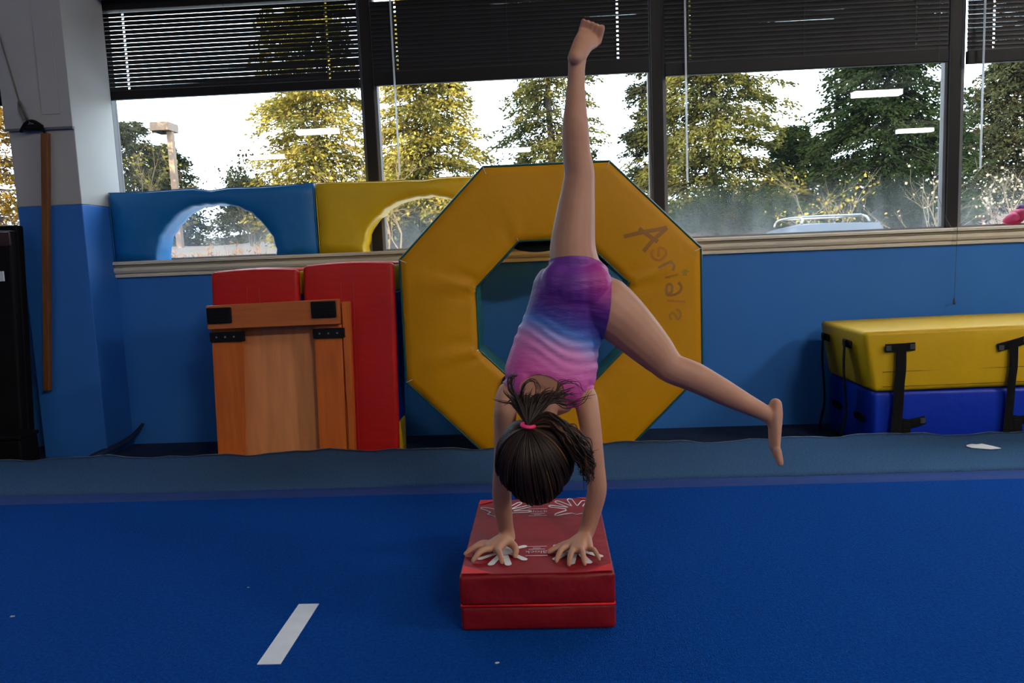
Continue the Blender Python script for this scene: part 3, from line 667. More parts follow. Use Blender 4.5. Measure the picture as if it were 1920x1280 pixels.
# ------------------------------------------------------------------ things at the far left
def left_things():
    t = thing('folded_mat', 'black folded gym mat standing on end left of the column', 'gym mat', (-2.74, 3.85, ZL))
    def wp(p):
        k = (p[2] - ZL) / (1.2); return (p[0] - 0.075 * (1 - k) * 0 + 0.0, p[1] - 0.10 * (1 - k), p[2])
    obj('panel', MB().rbox((-3.45, 3.84, ZL), (-2.715, 3.90, 1.115), 0.012, 2, (4, 1, 6), 0.004, wp), MT['black_mat'], t, smooth=True)
    obj('panel', MB().rbox((-3.45, 3.902, ZL), (-2.722, 3.96, 1.145), 0.012, 2, (4, 1, 6), 0.004, wp), MT['black_mat'], t, smooth=True)
    obj('top_band', MB().rbox((-3.45, 3.828, 1.035), (-2.711, 3.842, 1.108), 0.006, 2), MT['maroon'], t, smooth=True)
    obj('white_tag', MB().box((-2.765, 3.785, 0.86), (-2.735, 3.793, 0.91)), MT['paper'], t)
    b = thing('black_box', 'low black box in front of the folded mat at left edge', 'box', (-2.75, 3.68, ZL))
    obj('body', MB().rbox((-3.2, 3.58, ZL), (-2.600, 3.72, 0.085), 0.012, 2), MT['black_mat'], b)
    obj('lid', MB().rbox((-3.21, 3.575, 0.0855), (-2.596, 3.725, 0.105), 0.006, 2), MT['black_mat'], b)
    # wooden stick hanging on the column
    s = thing('wooden_stick', 'long orange wooden stick hanging on the column', 'stick', (-2.68, 3.99, 0.26))
    obj('shaft', MB().prism([(-2.722, 0.262), (-2.688, 0.262), (-2.545, 1.612), (-2.582, 1.612)], 'y', 3.968, 3.998), MT['stick'], s, bevel=0.004)
    obj('hanging_loop', MB().tube(smoothpath([(-2.563, 3.975, 1.60), (-2.57, 3.972, 1.645), (-2.60, 3.975, 1.665), (-2.62, 3.98, 1.655)], 4), 0.006, 6), MT['webbing'], s, smooth=True)
    h = thing('rope_cleat', 'black cleat with tan rope knotted on the white column', 'rope', (-2.63, 4.0, 1.65))
    obj('cleat_body', MB().rbox((-2.672, 3.965, 1.630), (-2.585, 4.004, 1.660), 0.01, 2), MT['rubber'], h, smooth=True)
    obj('cleat_horn', MB().tube(smoothpath([(-2.69, 3.975, 1.625), (-2.65, 3.965, 1.665), (-2.61, 3.965, 1.672), (-2.57, 3.975, 1.645)], 4), 0.009, 8), MT['rubber'], h, smooth=True)
    obj('rope', MB().tube(smoothpath([(-2.640, 3.965, 1.665), (-2.668, 3.966, 1.75), (-2.70, 3.97, 1.90), (-2.745, 3.985, 2.07), (-2.80, 4.02, 2.24), (-2.86, 4.05, 2.39)], 4), 0.0045, 6), MT['rope'], h, smooth=True)
    obj('rope_tail', MB().tube(smoothpath([(-2.625, 3.962, 1.66), (-2.648, 3.96, 1.72), (-2.672, 3.964, 1.775), (-2.678, 3.964, 1.735), (-2.655, 3.96, 1.68)], 5), 0.006, 6), MT['rope'], h, smooth=True)
    # loose fold of carpet against the wall foot
    c = tag(obj('carpet_flap', MB().tube(smoothpath([(-2.47, 3.93, ZL + 0.015), (-2.43, 4.02, ZL + 0.035), (-2.39, 4.12, ZL + 0.055), (-2.365, 4.20, ZL + 0.085), (-2.35, 4.26, ZL + 0.125)], 5), [(0.035, 0.010), (0.04, 0.010)] + [(0.038 - 0.0016 * i, 0.011 - 0.0003 * i) for i in range(19)], 8, ref=(1, 0, 0)), MT['carpet_dark'], smooth=True), 'dark curled flap of carpet at the foot of the column', 'carpet flap')
left_things()

# ------------------------------------------------------------------ red hand placement block
BX0, BX1, BY0, BY1, BZ = -0.231, 0.141, 1.746, 2.306, 0.140
def red_block():
    cx, cy = (BX0 + BX1) / 2, (BY0 + BY1) / 2
    t = thing('hand_block', 'low red vinyl training block with white handprints under the child', 'gym block', (cx, cy, 0))
    def dent(p):
        x, y, z = p; d = 0
        if z > 0.12:
            for hx, hy in ((-0.15, 1.89), (0.055, 1.86)): d += 0.006 * math.exp(-(((x - hx) / 0.06) ** 2 + ((y - hy) / 0.06) ** 2))
            d += 0.003 * math.exp(-((y - 1.97) / 0.03) ** 2) * math.sin(x * 18)
        if y < BY0 + 0.02: y += 0.004 * math.sin(x * 23 + 1) * math.sin(z * 45)
        return (x, y, z - d * 0.55)
    obj('upper_half', MB().rbox((BX0, BY0, 0.064), (BX1, BY1, BZ), 0.009, 2, (14, 20, 4), 0.0, dent), MT['block_side'], t, smooth=True)
    obj('lower_half', MB().rbox((BX0 + 0.001, BY0 + 0.001, 0.0), (BX1 - 0.001, BY1 - 0.001, 0.0635), 0.010, 3, (10, 12, 4), 0.003), MT['block_side'], t, smooth=True)
    # brighter seam band around the middle
    zs = 0.0635; P = [(BX0 + 0.003, BY0 + 0.0008, zs), (BX1 - 0.003, BY0 + 0.0008, zs), (BX1 - 0.001, BY1, zs), (BX0 + 0.001, BY1, zs), (BX0 + 0.003, BY0 + 0.0008, zs)]
    mb = MB()
    for a, b in zip(P[:-1], P[1:]): mb.tube([a, b], 0.0030, 8)
    obj('seam_band', mb, MT['block_bright'], t, smooth=True)
    # top cover sheet
    mb = MB(); nx, ny = 24, 34; vs = []; fs = []
    for j in range(ny + 1):
        for i in range(nx + 1):
            x = BX0 + 0.005 + (BX1 - BX0 - 0.01) * i / nx; y = BY0 + 0.005 + (BY1 - BY0 - 0.01) * j / ny
            q = dent((x, y, BZ)); vs.append((q[0], y, q[2] + 0.0012))
    for j in range(ny):
        for i in range(nx): a = j * (nx + 1) + i; fs.append((a, a + 1, a + nx + 2, a + nx + 1))
    mb.add(vs, fs); obj('top_cover', mb, MT['block_red'], t, smooth=True)
    def zt(x, y): return dent((x, y, BZ))[2] + 0.0022
    def flat(poly, name, mat, dz=0.0, parent=None):
        mb = MB(); mb.add([(x, y, zt(x, y) + dz) for x, y in poly], [tuple(range(len(poly)))]); return obj(name, mb, mat, parent or t)
    for (x, y, dx, dy) in ((BX0 + 0.006, BY0 + 0.006, .075, .048), (BX1 - 0.006, BY0 + 0.006, -.062, .045), (BX0 + 0.006, BY1 - 0.006, .062, -.045), (BX1 - 0.006, BY1 - 0.006, -.062, -.045)):
        flat([(x, y), (x + dx, y), (x, y + dy)] if dx * dy > 0 else [(x, y), (x, y + dy), (x + dx, y)], 'corner_patch', MT['block_bright'], 0.0015)
    # hand shapes: palm centre, pointing direction, side of the thumb (+1 right, -1 left as printed)
    def hand_outline(cx_, cy_, ang, side, s):
        # outline of a spread hand pointing along +v, thumb on +u * side
        pts = [(-0.024, -0.040), (-0.031, -0.008)]
        for (a, r0, l) in ((-44, 0.034, 0.046), (-14, 0.038, 0.060), (12, 0.038, 0.060), (40, 0.034, 0.054)):
            d = Vector((math.sin(math.radians(a)), math.cos(math.radians(a)))); n_ = Vector((d.y, -d.x)) * 0.0082; b = d * r0; e_ = d * (r0 + l)
            pts += [tuple(b - n_), tuple(e_ - n_), tuple(e_ + d * 0.006 - n_ * 0.6), tuple(e_ + d * 0.008), tuple(e_ + d * 0.006 + n_ * 0.6), tuple(e_ + n_), tuple(b + n_)]
        pts += [(0.034, 0.008), (0.060, 0.002), (0.078, -0.004), (0.084, -0.012), (0.078, -0.020), (0.056, -0.018), (0.030, -0.022), (0.024, -0.040)]
        out = []
        for u, v in pts:
            u *= side; x = u * math.cos(ang) - v * math.sin(ang); y = u * math.sin(ang) + v * math.cos(ang); out.append((cx_ + x * s, cy_ + y * s))
        return out
    def filled(cx_, cy_, ang, side, name):
        polys = [[(0.030 * math.sin(2 * math.pi * q / 14), -0.004 + 0.036 * math.cos(2 * math.pi * q / 14)) for q in range(14)]]
        for (a, r0, l, hw) in ((-44, 0.030, 0.050, .0080), (-14, 0.034, 0.062, .0086), (12, 0.034, 0.062, .0086), (42, 0.030, 0.056, .0084), (112, 0.018, 0.036, .0086)):
            d = Vector((math.sin(math.radians(a)), math.cos(math.radians(a)))); n_ = Vector((d.y, -d.x)) * hw; b = d * r0; e_ = d * (r0 + l)
            polys.append([tuple(q) for q in (b - n_ * .8, e_ - n_, e_ + d * hw * .7 - n_ * .65, e_ + d * hw, e_ + d * hw * .7 + n_ * .65, e_ + n_, b + n_ * .8)])
        mb = MB()
        for kk, po in enumerate(polys):
            out = []
            for u, v in po:
                u *= side; x = cx_ + u * math.cos(ang) - v * math.sin(ang); y = cy_ + u * math.sin(ang) + v * math.cos(ang); out.append((x, y, zt(x, y) + 0.0004 + kk * 0.00005))
            nv = len(out); c_ = tuple(sum(p[i_] for p in out) / nv for i_ in range(3)); c_ = (c_[0], c_[1], zt(c_[0], c_[1]) + 0.0006)
            mb.add([c_] + out, [(0, 1 + q, 1 + (q + 1) % nv) for q in range(nv)])
        return obj(name, mb, MT['print'], t)
    filled(-0.130, 1.900, math.pi - 0.05, -1, 'handprint'); filled(0.055, 1.900, math.pi + 0.05, 1, 'handprint')
    def outlined(o, name):
        P = [(x, y, zt(x, y)) for x, y in o]; mb = MB(); mb.tube(P + [P[0]], (0.0016), 4); return obj(name, mb, MT['print'], t)
    outlined(hand_outline(-0.150, 2.185, -0.75, -1, 0.95), 'handprint_outline')
    outlined(hand_outline(0.070, 2.195, 0.45, -1, 0.95), 'handprint_outline')
    # printed wording between the hands
    def text(body, x, y, size, rot, name):
        cu = bpy.data.curves.new(name, 'FONT'); cu.body = body; cu.size = size; cu.align_x = 'CENTER'; cu.align_y = 'CENTER'
        o = bpy.data.objects.new(name, cu); COL.objects.link(o); bpy.context.view_layer.update()
        me = bpy.data.meshes.new_from_object(o.evaluated_get(bpy.context.evaluated_depsgraph_get())); bpy.data.objects.remove(o); bpy.data.curves.remove(cu)
        me.transform(Matrix.Translation((x - cx, y - cy, zt(x, y) + 0.0006)) @ Matrix.Rotation(rot, 4, 'Z')); return obj(name, me, MT['print_pink'], t)
    for (y, rot) in ((1.880, math.pi), (2.185, 0.0)):
        sgn = -1 if rot else 1
        text('Block', -0.046, y, 0.026, rot, 'wording')
        for q, wd in ((0.024, .056), (-0.018, .042), (-0.026, .020), (-0.036, .052)):
            yy = y + sgn * q; obj('wording_line', MB().box((-0.046 - wd / 2, yy - 0.0014, zt(-0.046, yy)), (-0.046 + wd / 2, yy + 0.0014, zt(-0.046, yy) + 0.0004)), MT['print_pink'], t)
red_block()

# ------------------------------------------------------------------ small things on the floor and sill
tag(obj('floor_tape', MB().box((-0.680, 1.612, 0.0), (-0.626, 1.910, 0.0015)), MT['tape']), 'strip of white tape stuck to the blue carpet', 'tape')
mb = MB()
pts = [(1.765, 3.27), (1.775, 3.292), (1.80, 3.298), (1.822, 3.302), (1.845, 3.30), (1.868, 3.262), (1.885, 3.232), (1.862, 3.216), (1.84, 3.222), (1.825, 3.218), (1.80, 3.238), (1.775, 3.252)]
vs = [(1.822, 3.258, 0.013)] + [(x, y, 0.004 + 0.006 * random.random()) for x, y in pts]; n_ = len(pts)
fs = [(0, 1 + i, 1 + (i + 1) % n_) for i in range(n_)]
vs2 = [(x, y, z - 0.002) for x, y, z in vs]; o_ = len(vs)
fs += [(o_, o_ + 1 + (i + 1) % n_, o_ + 1 + i) for i in range(n_)] + [(1 + i, o_ + 1 + i, o_ + 1 + (i + 1) % n_, 1 + (i + 1) % n_) for i in range(n_)]
tag(obj('paper_scrap', mb.add(vs + vs2, fs), MT['paper']), 'crumpled white paper scrap on the grey carpet border', 'paper scrap')
for (x, y, r_, lb) in ((-1.434, 1.868, 0.0045, 'tiny pale lint speck on the blue carpet at far left'), (-0.137, 1.600, 0.004, 'tiny pale lint speck on the blue carpet below the block'), (-0.86, 2.02, 0.0025, 'tiny pale lint speck on the blue carpet above the white tape')):
    mb = MB(); mb.ell((x, y, r_ * 0.5), (r_, r_ * 0.7, r_ * 0.5), 8, 5); mb.ell((x + r_, y + r_ * .5, r_ * 0.4), (r_ * .6, r_ * 0.5, r_ * 0.4), 8, 5)
    tag(obj('lint_speck', mb, MT['lint']), lb, 'lint', 'lint specks on the carpet')
def sill_toy():
    t = thing('fabric_flower', 'crumpled pink and violet fabric bow on the sill at right edge', 'fabric', (2.62, W + 0.09, 0.938))
    for k, (dx, dz, a, m, sc) in enumerate(((-0.052, 0.040, 0.5, 'flower_pink', 1), (0.0, 0.060, 0.0, 'flower_pink', 1.1), (0.055, 0.05, -0.6, 'flower_violet', 1.2), (0.03, 0.085, -0.2, 'flower_violet', 1.0), (-0.01, 0.028, 0.2, 'flower_pink', .9), (0.10, 0.045, -0.8, 'flower_pink', 1.2))):
        mb = MB(); vs = []; fs = []; n1, n2 = 12, 6
        for j in range(n2 + 1):
            for i in range(n1):
                ph = 2 * math.pi * i / n1; th = math.pi * j / n2; rr = 1 + 0.18 * math.sin(3 * ph + k)
                x = 0.045 * sc * math.sin(th) * math.cos(ph) * rr; y = 0.035 * sc * math.sin(th) * math.sin(ph) * rr; z = 0.028 * sc * math.cos(th)
                vs.append((2.62 + dx + x * math.cos(a) - z * math.sin(a), W + 0.08 + 0.012 * k + y, 0.938 + dz + x * math.sin(a) + z * math.cos(a) - 0.0))
        for j in range(n2):
            for i in range(n1): i2 = (i + 1) % n1; fs.append((j * n1 + i, j * n1 + i2, (j + 1) * n1 + i2, (j + 1) * n1 + i))
        vs = [(x, y, max(0.9385, z)) for x, y, z in vs]
        obj('petal', mb.add(vs, fs), MT[m], t, smooth=True)
sill_toy()

# ------------------------------------------------------------------ the child in a handstand
PB = V(-0.02, 1.90, 0.14)
ARM_R = [((-0.12, 1.925, 0.166), 0.0194), ((-0.126, 1.93, 0.195), 0.0208), ((-0.129, 1.925, 0.233), 0.0230), ((-0.131, 1.915, 0.286), 0.0253), ((-0.125, 1.905, 0.352), 0.0243), ((-0.12, 1.905, 0.394), 0.0253), ((-0.117, 1.91, 0.441), 0.0272), ((-0.114, 1.925, 0.493), 0.0296), ((-0.103, 1.955, 0.538), 0.0326), ((-0.061, 1.975, 0.556), 0.0329)]
ARM_L = [((0.079, 1.920, 0.166), 0.0200), ((0.089, 1.925, 0.191), 0.0216), ((0.099, 1.92, 0.229), 0.0236), ((0.113, 1.91, 0.288), 0.0250), ((0.111, 1.905, 0.345), 0.0240), ((0.107, 1.905, 0.391), 0.0252), ((0.102, 1.915, 0.447), 0.0273), ((0.097, 1.935, 0.491), 0.0296), ((0.087, 1.96, 0.531), 0.0327), ((0.043, 1.975, 0.552), 0.0329)]
TORSO = [((-0.006, 1.965, 0.523), 0.0751), ((0.0, 1.97, 0.55), 0.1067), ((0.003, 1.975, 0.577), 0.1180), ((0.013, 1.985, 0.611), 0.1158), ((0.023, 1.995, 0.651), 0.1101), ((0.036, 2.0, 0.685), 0.1056), ((0.049, 2.0, 0.72), 0.1042), ((0.061, 2.0, 0.761), 0.1028), ((0.069, 2.0, 0.796), 0.1014), ((0.079, 2.0, 0.826), 0.0900), ((0.083, 2.0, 0.846), 0.0790), ((0.080, 2.0, 0.868), 0.0560), ((0.079, 2.0, 0.882), 0.0440)]
LEG_UP = [((0.086, 2.0, 0.802), 0.0694), ((0.078, 2.0, 0.857), 0.0653), ((0.074, 2.0, 0.912), 0.0590), ((0.084, 2.005, 0.994), 0.0501), ((0.092, 2.01, 1.048), 0.0433), ((0.097, 2.012, 1.095), 0.0391), ((0.091, 2.007, 1.148), 0.0363), ((0.09, 2.004, 1.202), 0.0349), ((0.092, 2.012, 1.255), 0.0287), ((0.095, 2.02, 1.309), 0.0238), ((0.098, 2.025, 1.349), 0.0218), ((0.099, 2.03, 1.377), 0.0211)]
LEG_SIDE = [((0.102, 2.0, 0.778), 0.0690), ((0.155, 2.0, 0.752), 0.0770), ((0.21, 1.995, 0.703), 0.0665), ((0.269, 1.985, 0.64), 0.0538), ((0.299, 1.98, 0.606), 0.0440), ((0.321, 1.975, 0.586), 0.0398), ((0.377, 1.975, 0.562), 0.0390), ((0.449, 1.975, 0.521), 0.0335), ((0.508, 1.975, 0.488), 0.0262), ((0.549, 1.975, 0.466), 0.0216), ((0.568, 1.975, 0.455), 0.0212)]
LH_K = [(0.027, 1.865, 0.158), (0.046, 1.848, 0.160), (0.066, 1.845, 0.160), (0.088, 1.858, 0.157)]
LH_T = [(0.003, 1.806, 0.1445), (0.033, 1.783, 0.1445), (0.071, 1.784, 0.1445), (0.108, 1.810, 0.1445)]
LH_TH = [(0.062, 1.900, 0.160), (0.024, 1.886, 0.156), (0.002, 1.876, 0.151), (-0.015, 1.868, 0.146)]
RH_K = [(-0.164, 1.912, 0.155), (-0.170, 1.890, 0.158), (-0.165, 1.866, 0.159), (-0.144, 1.856, 0.158)]
RH_T = [(-0.212, 1.900, 0.1445), (-0.226, 1.864, 0.1445), (-0.203, 1.818, 0.1445), (-0.130, 1.806, 0.1445)]
RH_TH = [(-0.116, 1.908, 0.158), (-0.103, 1.886, 0.155), (-0.098, 1.866, 0.151), (-0.100, 1.846, 0.146)]
HC = V(-0.040, 1.800, 0.399)                       # head centre
HB = V(-0.06, -0.25, 0.965).normalized()           # back of the head
HU = V(0.02, -0.965, -0.25); HU = (HU - HB * HU.dot(HB)).normalized()   # crown
HX = HB.cross(HU).normalized()
if HX.x < 0: HX = -HX
HF = -HB                                            # face
def round_caps(P, R, k=3):
    """extend a tapered chain with hemispherical ends"""
    P = [Vector(p) for p in P]; R = list(R)
    d0 = (P[0] - P[1]).normalized(); d1 = (P[-1] - P[-2]).normalized(); r0, r1 = R[0], R[-1]
    hp, hr, tp, tr = [], [], [], []
    for i in range(k, 0, -1):
        a = i / k * math.pi / 2 * 0.97; hp.append(P[0] + d0 * (min(np.atleast_1d(r0)) * math.sin(a))); hr.append(tuple(np.atleast_1d(r0) * math.cos(a)) if np.ndim(r0) else r0 * math.cos(a))
    for i in range(1, k + 1):
        a = i / k * math.pi / 2 * 0.97; tp.append(P[-1] + d1 * (min(np.atleast_1d(r1)) * math.sin(a))); tr.append(tuple(np.atleast_1d(r1) * math.cos(a)) if np.ndim(r1) else r1 * math.cos(a))
    return hp + P + tp, hr + R + tr
def limb(mb, chain, flat=1.0, ref=(1, 0, 0), n=18, sub=3):
    P = [c[0] for c in chain]; R = [c[1] for c in chain]
    SP = smoothpath(P, sub); SR = []
    for i in range(len(R) - 1):
        for j in range(sub): SR.append(R[i] + (R[i + 1] - R[i]) * j / sub)
    SR.append(R[-1]); RR = [(r, r * (flat(i / (len(SR) - 1)) if callable(flat) else flat)) for i, r in enumerate(SR)]
    P2, R2 = round_caps(SP, RR); mb.tube(P2, R2, n, ref=ref)
def capsule(mb, pts, rad, n=10, sub=3):
    limb(mb, [(p, r) for p, r in zip(pts, rad)], 1.0, ref=None, n=n, sub=sub) if False else None
    SP = smoothpath(pts, sub); SR = []
    for i in range(len(rad) - 1):
        for j in range(sub): SR.append(rad[i] + (rad[i + 1] - rad[i]) * j / sub)
    SR.append(rad[-1]); P2, R2 = round_caps(SP, SR); mb.tube(P2, R2, n)
def build_person():
    root = thing('person', 'child in a purple and pink leotard doing a handstand on the red block', 'person', PB)
    mb = MB()
    # torso: ellipses, wide in x, flatter front to back
    tp = [c[0] for c in TORSO]; tr = [c[1] for c in TORSO]; fl = [.62, .60, .60, .60, .62, .66, .70, .74, .78, .84, .88, .95, 1.0]
    SP = smoothpath(tp, 3); SR = []
    for i in range(len(tr) - 1):
        for j in range(3):
            f = j / 3; r = tr[i] * (1 - f) + tr[i + 1] * f; q = fl[i] * (1 - f) + fl[i + 1] * f; SR.append((r * 0.985, r * q))
    SR.append((tr[-1], tr[-1] * fl[-1])); P2, R2 = round_caps(SP, SR); mb.tube(P2, R2, 28, ref=(1, 0, 0))
    # seat
    mb.ell((0.045, 1.972, 0.812), (0.058, 0.050, 0.062), 18, 12); mb.ell((0.108, 1.970, 0.805), (0.060, 0.053, 0.064), 18, 12); mb.ell((0.076, 1.962, 0.806), (0.070, 0.050, 0.060), 18, 12)
    # shoulder blades / upper back
    mb.ell((-0.055, 1.945, 0.565), (0.045, 0.035, 0.05), 14, 10); mb.ell((0.055, 1.945, 0.562), (0.045, 0.035, 0.05), 14, 10)
    limb(mb, ARM_R, 1.0, ref=(1, 0, 0)); limb(mb, ARM_L, 1.0, ref=(1, 0, 0))
    limb(mb, LEG_UP, 1.0, ref=(1, 0, 0)); limb(mb, LEG_SIDE, 1.0, ref=(0, 1, 0))
    # calf bulge of both legs (towards the camera side = back of the leg)
    mb.ell((0.091, 1.992, 1.195), (0.028, 0.026, 0.055), 14, 10)
    # neck and head
    capsule(mb, [(-0.010, 1.960, 0.545), (-0.018, 1.915, 0.500), (-0.030, 1.860, 0.448)], [0.042, 0.038, 0.040], 14)
    mb.ell(HC, (0.080, 0.088, 0.090), 22, 16, (HX, HB, HU))
    mb.ell(HC + HF * 0.020 - HU * 0.050, (0.062, 0.070, 0.066), 18, 12, (HX, HB, HU))      # jaw
    mb.ell(HC + HF * 0.088 - HU * 0.090, (0.024, 0.020, 0.022), 12, 8, (HX, HB, HU))       # chin
    mb.ell(HC + HF * 0.094 - HU * 0.028, (0.010, 0.014, 0.016), 12, 8, (HX, HB, HU))       # nose
    mb.ell(HC + HF * 0.086 - HU * 0.058, (0.022, 0.010, 0.008), 12, 8, (HX, HB, HU))       # mouth
    for s in (-1, 1):
        mb.ell(HC + HX * (0.080 * s) - HU * 0.020 - HB * 0.002, (0.010, 0.018, 0.028), 12, 8, (HX, HB, HU))   # ears
        mb.ell(HC + HX * (0.034 * s) + HF * 0.066 - HU * 0.030, (0.026, 0.020, 0.020), 12, 8, (HX, HB, HU))   # cheeks
    # hands
    def hand(wrist, K, T, TH, fr):
        wv = Vector(wrist); ks = [Vector(k) for k in K]
        for k in ks:
            capsule(mb, [wv + Vector((0, 0, 0)), wv.lerp(k, 0.5) + Vector((0, 0, 0.002)), k], [0.0165, 0.0135, 0.0098], 12)
        capsule(mb, [wv, (ks[1] + ks[2]) / 2], [0.018, 0.012], 12)
        for k, t_, r in zip(ks, T, fr):
            t_ = Vector(t_) + Vector((0, 0, 0.003)); a = k.lerp(t_, 0.45) + Vector((0, 0, 0.009)); b = k.lerp(t_, 0.78) + Vector((0, 0, 0.0055))
            capsule(mb, [k, a, b, t_], [r * 1.10, r * 1.06, r * 0.98, r * 0.82], 10)
        th = [Vector(p) for p in TH]; capsule(mb, th, [0.0125, 0.0105, 0.0088, 0.0068], 10)
    hand(ARM_L[0][0], LH_K, LH_T, LH_TH, [0.0072, 0.0075, 0.0073, 0.0065]); hand(ARM_R[0][0], RH_K, RH_T, RH_TH, [0.0065, 0.0072, 0.0075, 0.0073])
    # feet: raised foot, sole turned to the camera side, toes up and away
    h = V(0.098, 2.012, 1.384); m1 = V(0.118, 2.055, 1.424); ball = V(0.135, 2.095, 1.448); toe = V(0.143, 2.110, 1.464)
    side = V(0.80, 0.25, -0.45).normalized()
    mb.tube(*round_caps([h - V(0.004, 0.004, 0.004), h + V(0.006, 0.012, 0.010), m1, ball, toe - V(.004, .01, .01)], [(0.019, 0.019), (0.024, 0.022), (0.027, 0.018), (0.033, 0.014), (0.030, 0.010)]), 16, ref=side)
    mb.tube(*round_caps([V(0.099, 2.03, 1.355), V(0.103, 2.030, 1.39), m1], [0.021, 0.023, 0.018]), 14)
    for q, l, r in ((-0.027, 0.020, 0.0065), (-0.014, 0.023, 0.0068), (-0.001, 0.025, 0.0072), (0.012, 0.026, 0.0078), (0.027, 0.028, 0.0105)):
        b = ball + side * q + V(0.002, 0.006, 0.006); d = V(0.30, -0.10, 0.90).normalized(); capsule(mb, [b, b + d * l * 0.6, b + d * (l + 0.006) + V(0, -0.007, 0.0)], [r * 1.0, r * 0.95, r * 0.9], 10)
    # side foot, flexed: sole to the right, toes hanging down
    a = V(0.568, 1.975, 0.455); hl = V(0.583, 1.978, 0.484); mid = V(0.578, 1.968, 0.425); bl = V(0.575, 1.962, 0.376); te = V(0.578, 1.958, 0.357); side2 = V(0, 1, 0.1).normalized()
    mb.tube(*round_caps([hl, V(0.580, 1.975, 0.460), mid, bl, te + V(0, 0, 0.008)], [(0.019, 0.016), (0.024, 0.020), (0.027, 0.016), (0.031, 0.012), (0.029, 0.009)]), 16, ref=side2)
    mb.tube(*round_caps([V(0.545, 1.975, 0.468), a, mid + V(-0.004, 0, 0.006)], [0.022, 0.021, 0.014]), 14)
    for q, l, r in ((-0.026, 0.026, 0.0100), (-0.010, 0.024, 0.0076), (0.003, 0.023, 0.0070), (0.015, 0.021, 0.0066), (0.027, 0.018, 0.0062)):
        b = bl + side2 * q; d = (te - bl).normalized(); capsule(mb, [b, b + d * l * 0.6, b + d * (l + 0.006)], [r * 1.05, r, r * 0.9], 10)
    raw = mb.mesh('raw_body', fix=False)
    ro = bpy.data.objects.new('raw_body', raw); COL.objects.link(ro)
    rm = ro.modifiers.new('remesh', 'REMESH'); rm.mode = 'VOXEL'; rm.voxel_size = 0.0030; rm.adaptivity = 0.0
    sm = ro.modifiers.new('smooth', 'SMOOTH'); sm.factor = 0.5; sm.iterations = 5
    bpy.context.view_layer.update()
    me = bpy.data.meshes.new_from_object(ro.evaluated_get(bpy.context.evaluated_depsgraph_get())); bpy.data.objects.remove(ro); bpy.data.meshes.remove(raw)
    # extra smoothing on large forms only (limbs, trunk) so hands, feet and face keep their detail
    nv = len(me.vertices); co = np.empty(nv * 3); me.vertices.foreach_get('co', co); co = co.reshape(-1, 3)
    ne = len(me.edges); ed = np.empty(ne * 2, int); me.edges.foreach_get('vertices', ed); ed = ed.reshape(-1, 2)
    big = ((co[:, 2] > 0.19) & (co[:, 2] < 1.37) & ~((co[:, 0] > 0.54)) & ~((co[:, 1] < 1.87) & (co[:, 2] < 0.52) & (np.abs(co[:, 0] + 0.04) < 0.12))).astype(float)[:, None]
    deg = np.zeros(nv); np.add.at(deg, ed[:, 0], 1); np.add.at(deg, ed[:, 1], 1); deg = np.maximum(deg, 1)[:, None]
    for it in range(40):
        s = np.zeros_like(co); np.add.at(s, ed[:, 0], co[ed[:, 1]]); np.add.at(s, ed[:, 1], co[ed[:, 0]])
        lam = 0.55 if it % 2 == 0 else -0.52
        co = co + big * lam * (s / deg - co)
    world = co.copy()
    me.vertices.foreach_set('co', (co - np.array(PB)).ravel()); me.update()
    body = obj('body', me, MT['skin'], root, smooth=True)
    # ---------------- leotard: the covered part of the body surface, lifted off the skin and clipped along its hems
    nor = np.empty(nv * 3); me.vertices.foreach_get('normal', nor); nor = nor.reshape(-1, 3)
    xs_ = [-0.30, -0.112, -0.099, -0.095, -0.076, -0.072] + list(np.linspace(-0.068, 0.030, 12)) + [0.036, 0.042, 0.076, 0.082, 0.088, 0.30]
    zs_ = [0.575, 0.566, 0.552, 0.512, 0.512, 0.565] + [0.593 - 9 * (x + 0.022) ** 2 for x in np.linspace(-0.068, 0.030, 12)] + [0.560, 0.500, 0.500, 0.53, 0.545, 0.560]
    X, Y, Z = world.T
    zlow = np.interp(X, xs_, zs_)
    t = np.clip((Z - 0.655) / 0.02, 0, 1); xb = (0.156 * (1 - t) + (0.167 - 0.75 * (0.85 - Z) ** 2) * t)
    g = np.minimum.reduce([Z - zlow, 0.886 - 2.4 * (X - 0.066) ** 2 - 4.0 * np.clip(X - 0.10, 0, 1) ** 2 - Z, xb - X + 0.25 * np.clip(0.0, 0, 1)])
    g = np.where(Y < 1.86, -1, g)
    lift = 0.0032
    # soft folds across the waist
    fold = 0.0016 * np.sin((Z + 0.38 * X) * 210 + 3 * np.sin(X * 30)) * np.exp(-((Z + 0.42 * X - 0.67) / 0.055) ** 2)
    offs = world + nor * (lift + fold)[:, None] - np.array(PB)
    polys = [tuple(p.vertices) for p in me.polygons]
    vid = {}; vs = []; fs = []
    def gv(i):
        k = ('v', i)
        if k not in vid: vid[k] = len(vs); vs.append(tuple(offs[i]))
        return vid[k]
    def ge(i, j):
        k = ('e', min(i, j), max(i, j))
        if k not in vid:
            a, b = k[1], k[2]; f = g[a] / (g[a] - g[b]); vid[k] = len(vs); vs.append(tuple(offs[a] + (offs[b] - offs[a]) * f))
        return vid[k]
    for p in polys:
        ins = [g[i] > 0 for i in p]
        if not any(ins): continue
        out = []
        for a, b in zip(p, p[1:] + p[:1]):
            if g[a] > 0: out.append(gv(a))
            if (g[a] > 0) != (g[b] > 0): out.append(ge(a, b))
        if len(out) >= 3: fs.append(out)
    lm = bpy.data.meshes.new('leotard'); lm.from_pydata(vs, [], fs); lm.update()
    # ombre print
    m, nt, p, outn = nodes('leotard_print'); L = nt.links.new
    tc = N(nt, 'ShaderNodeTexCoord'); sx = N(nt, 'ShaderNodeSeparateXYZ'); L(tc.outputs['Object'], sx.inputs[0])
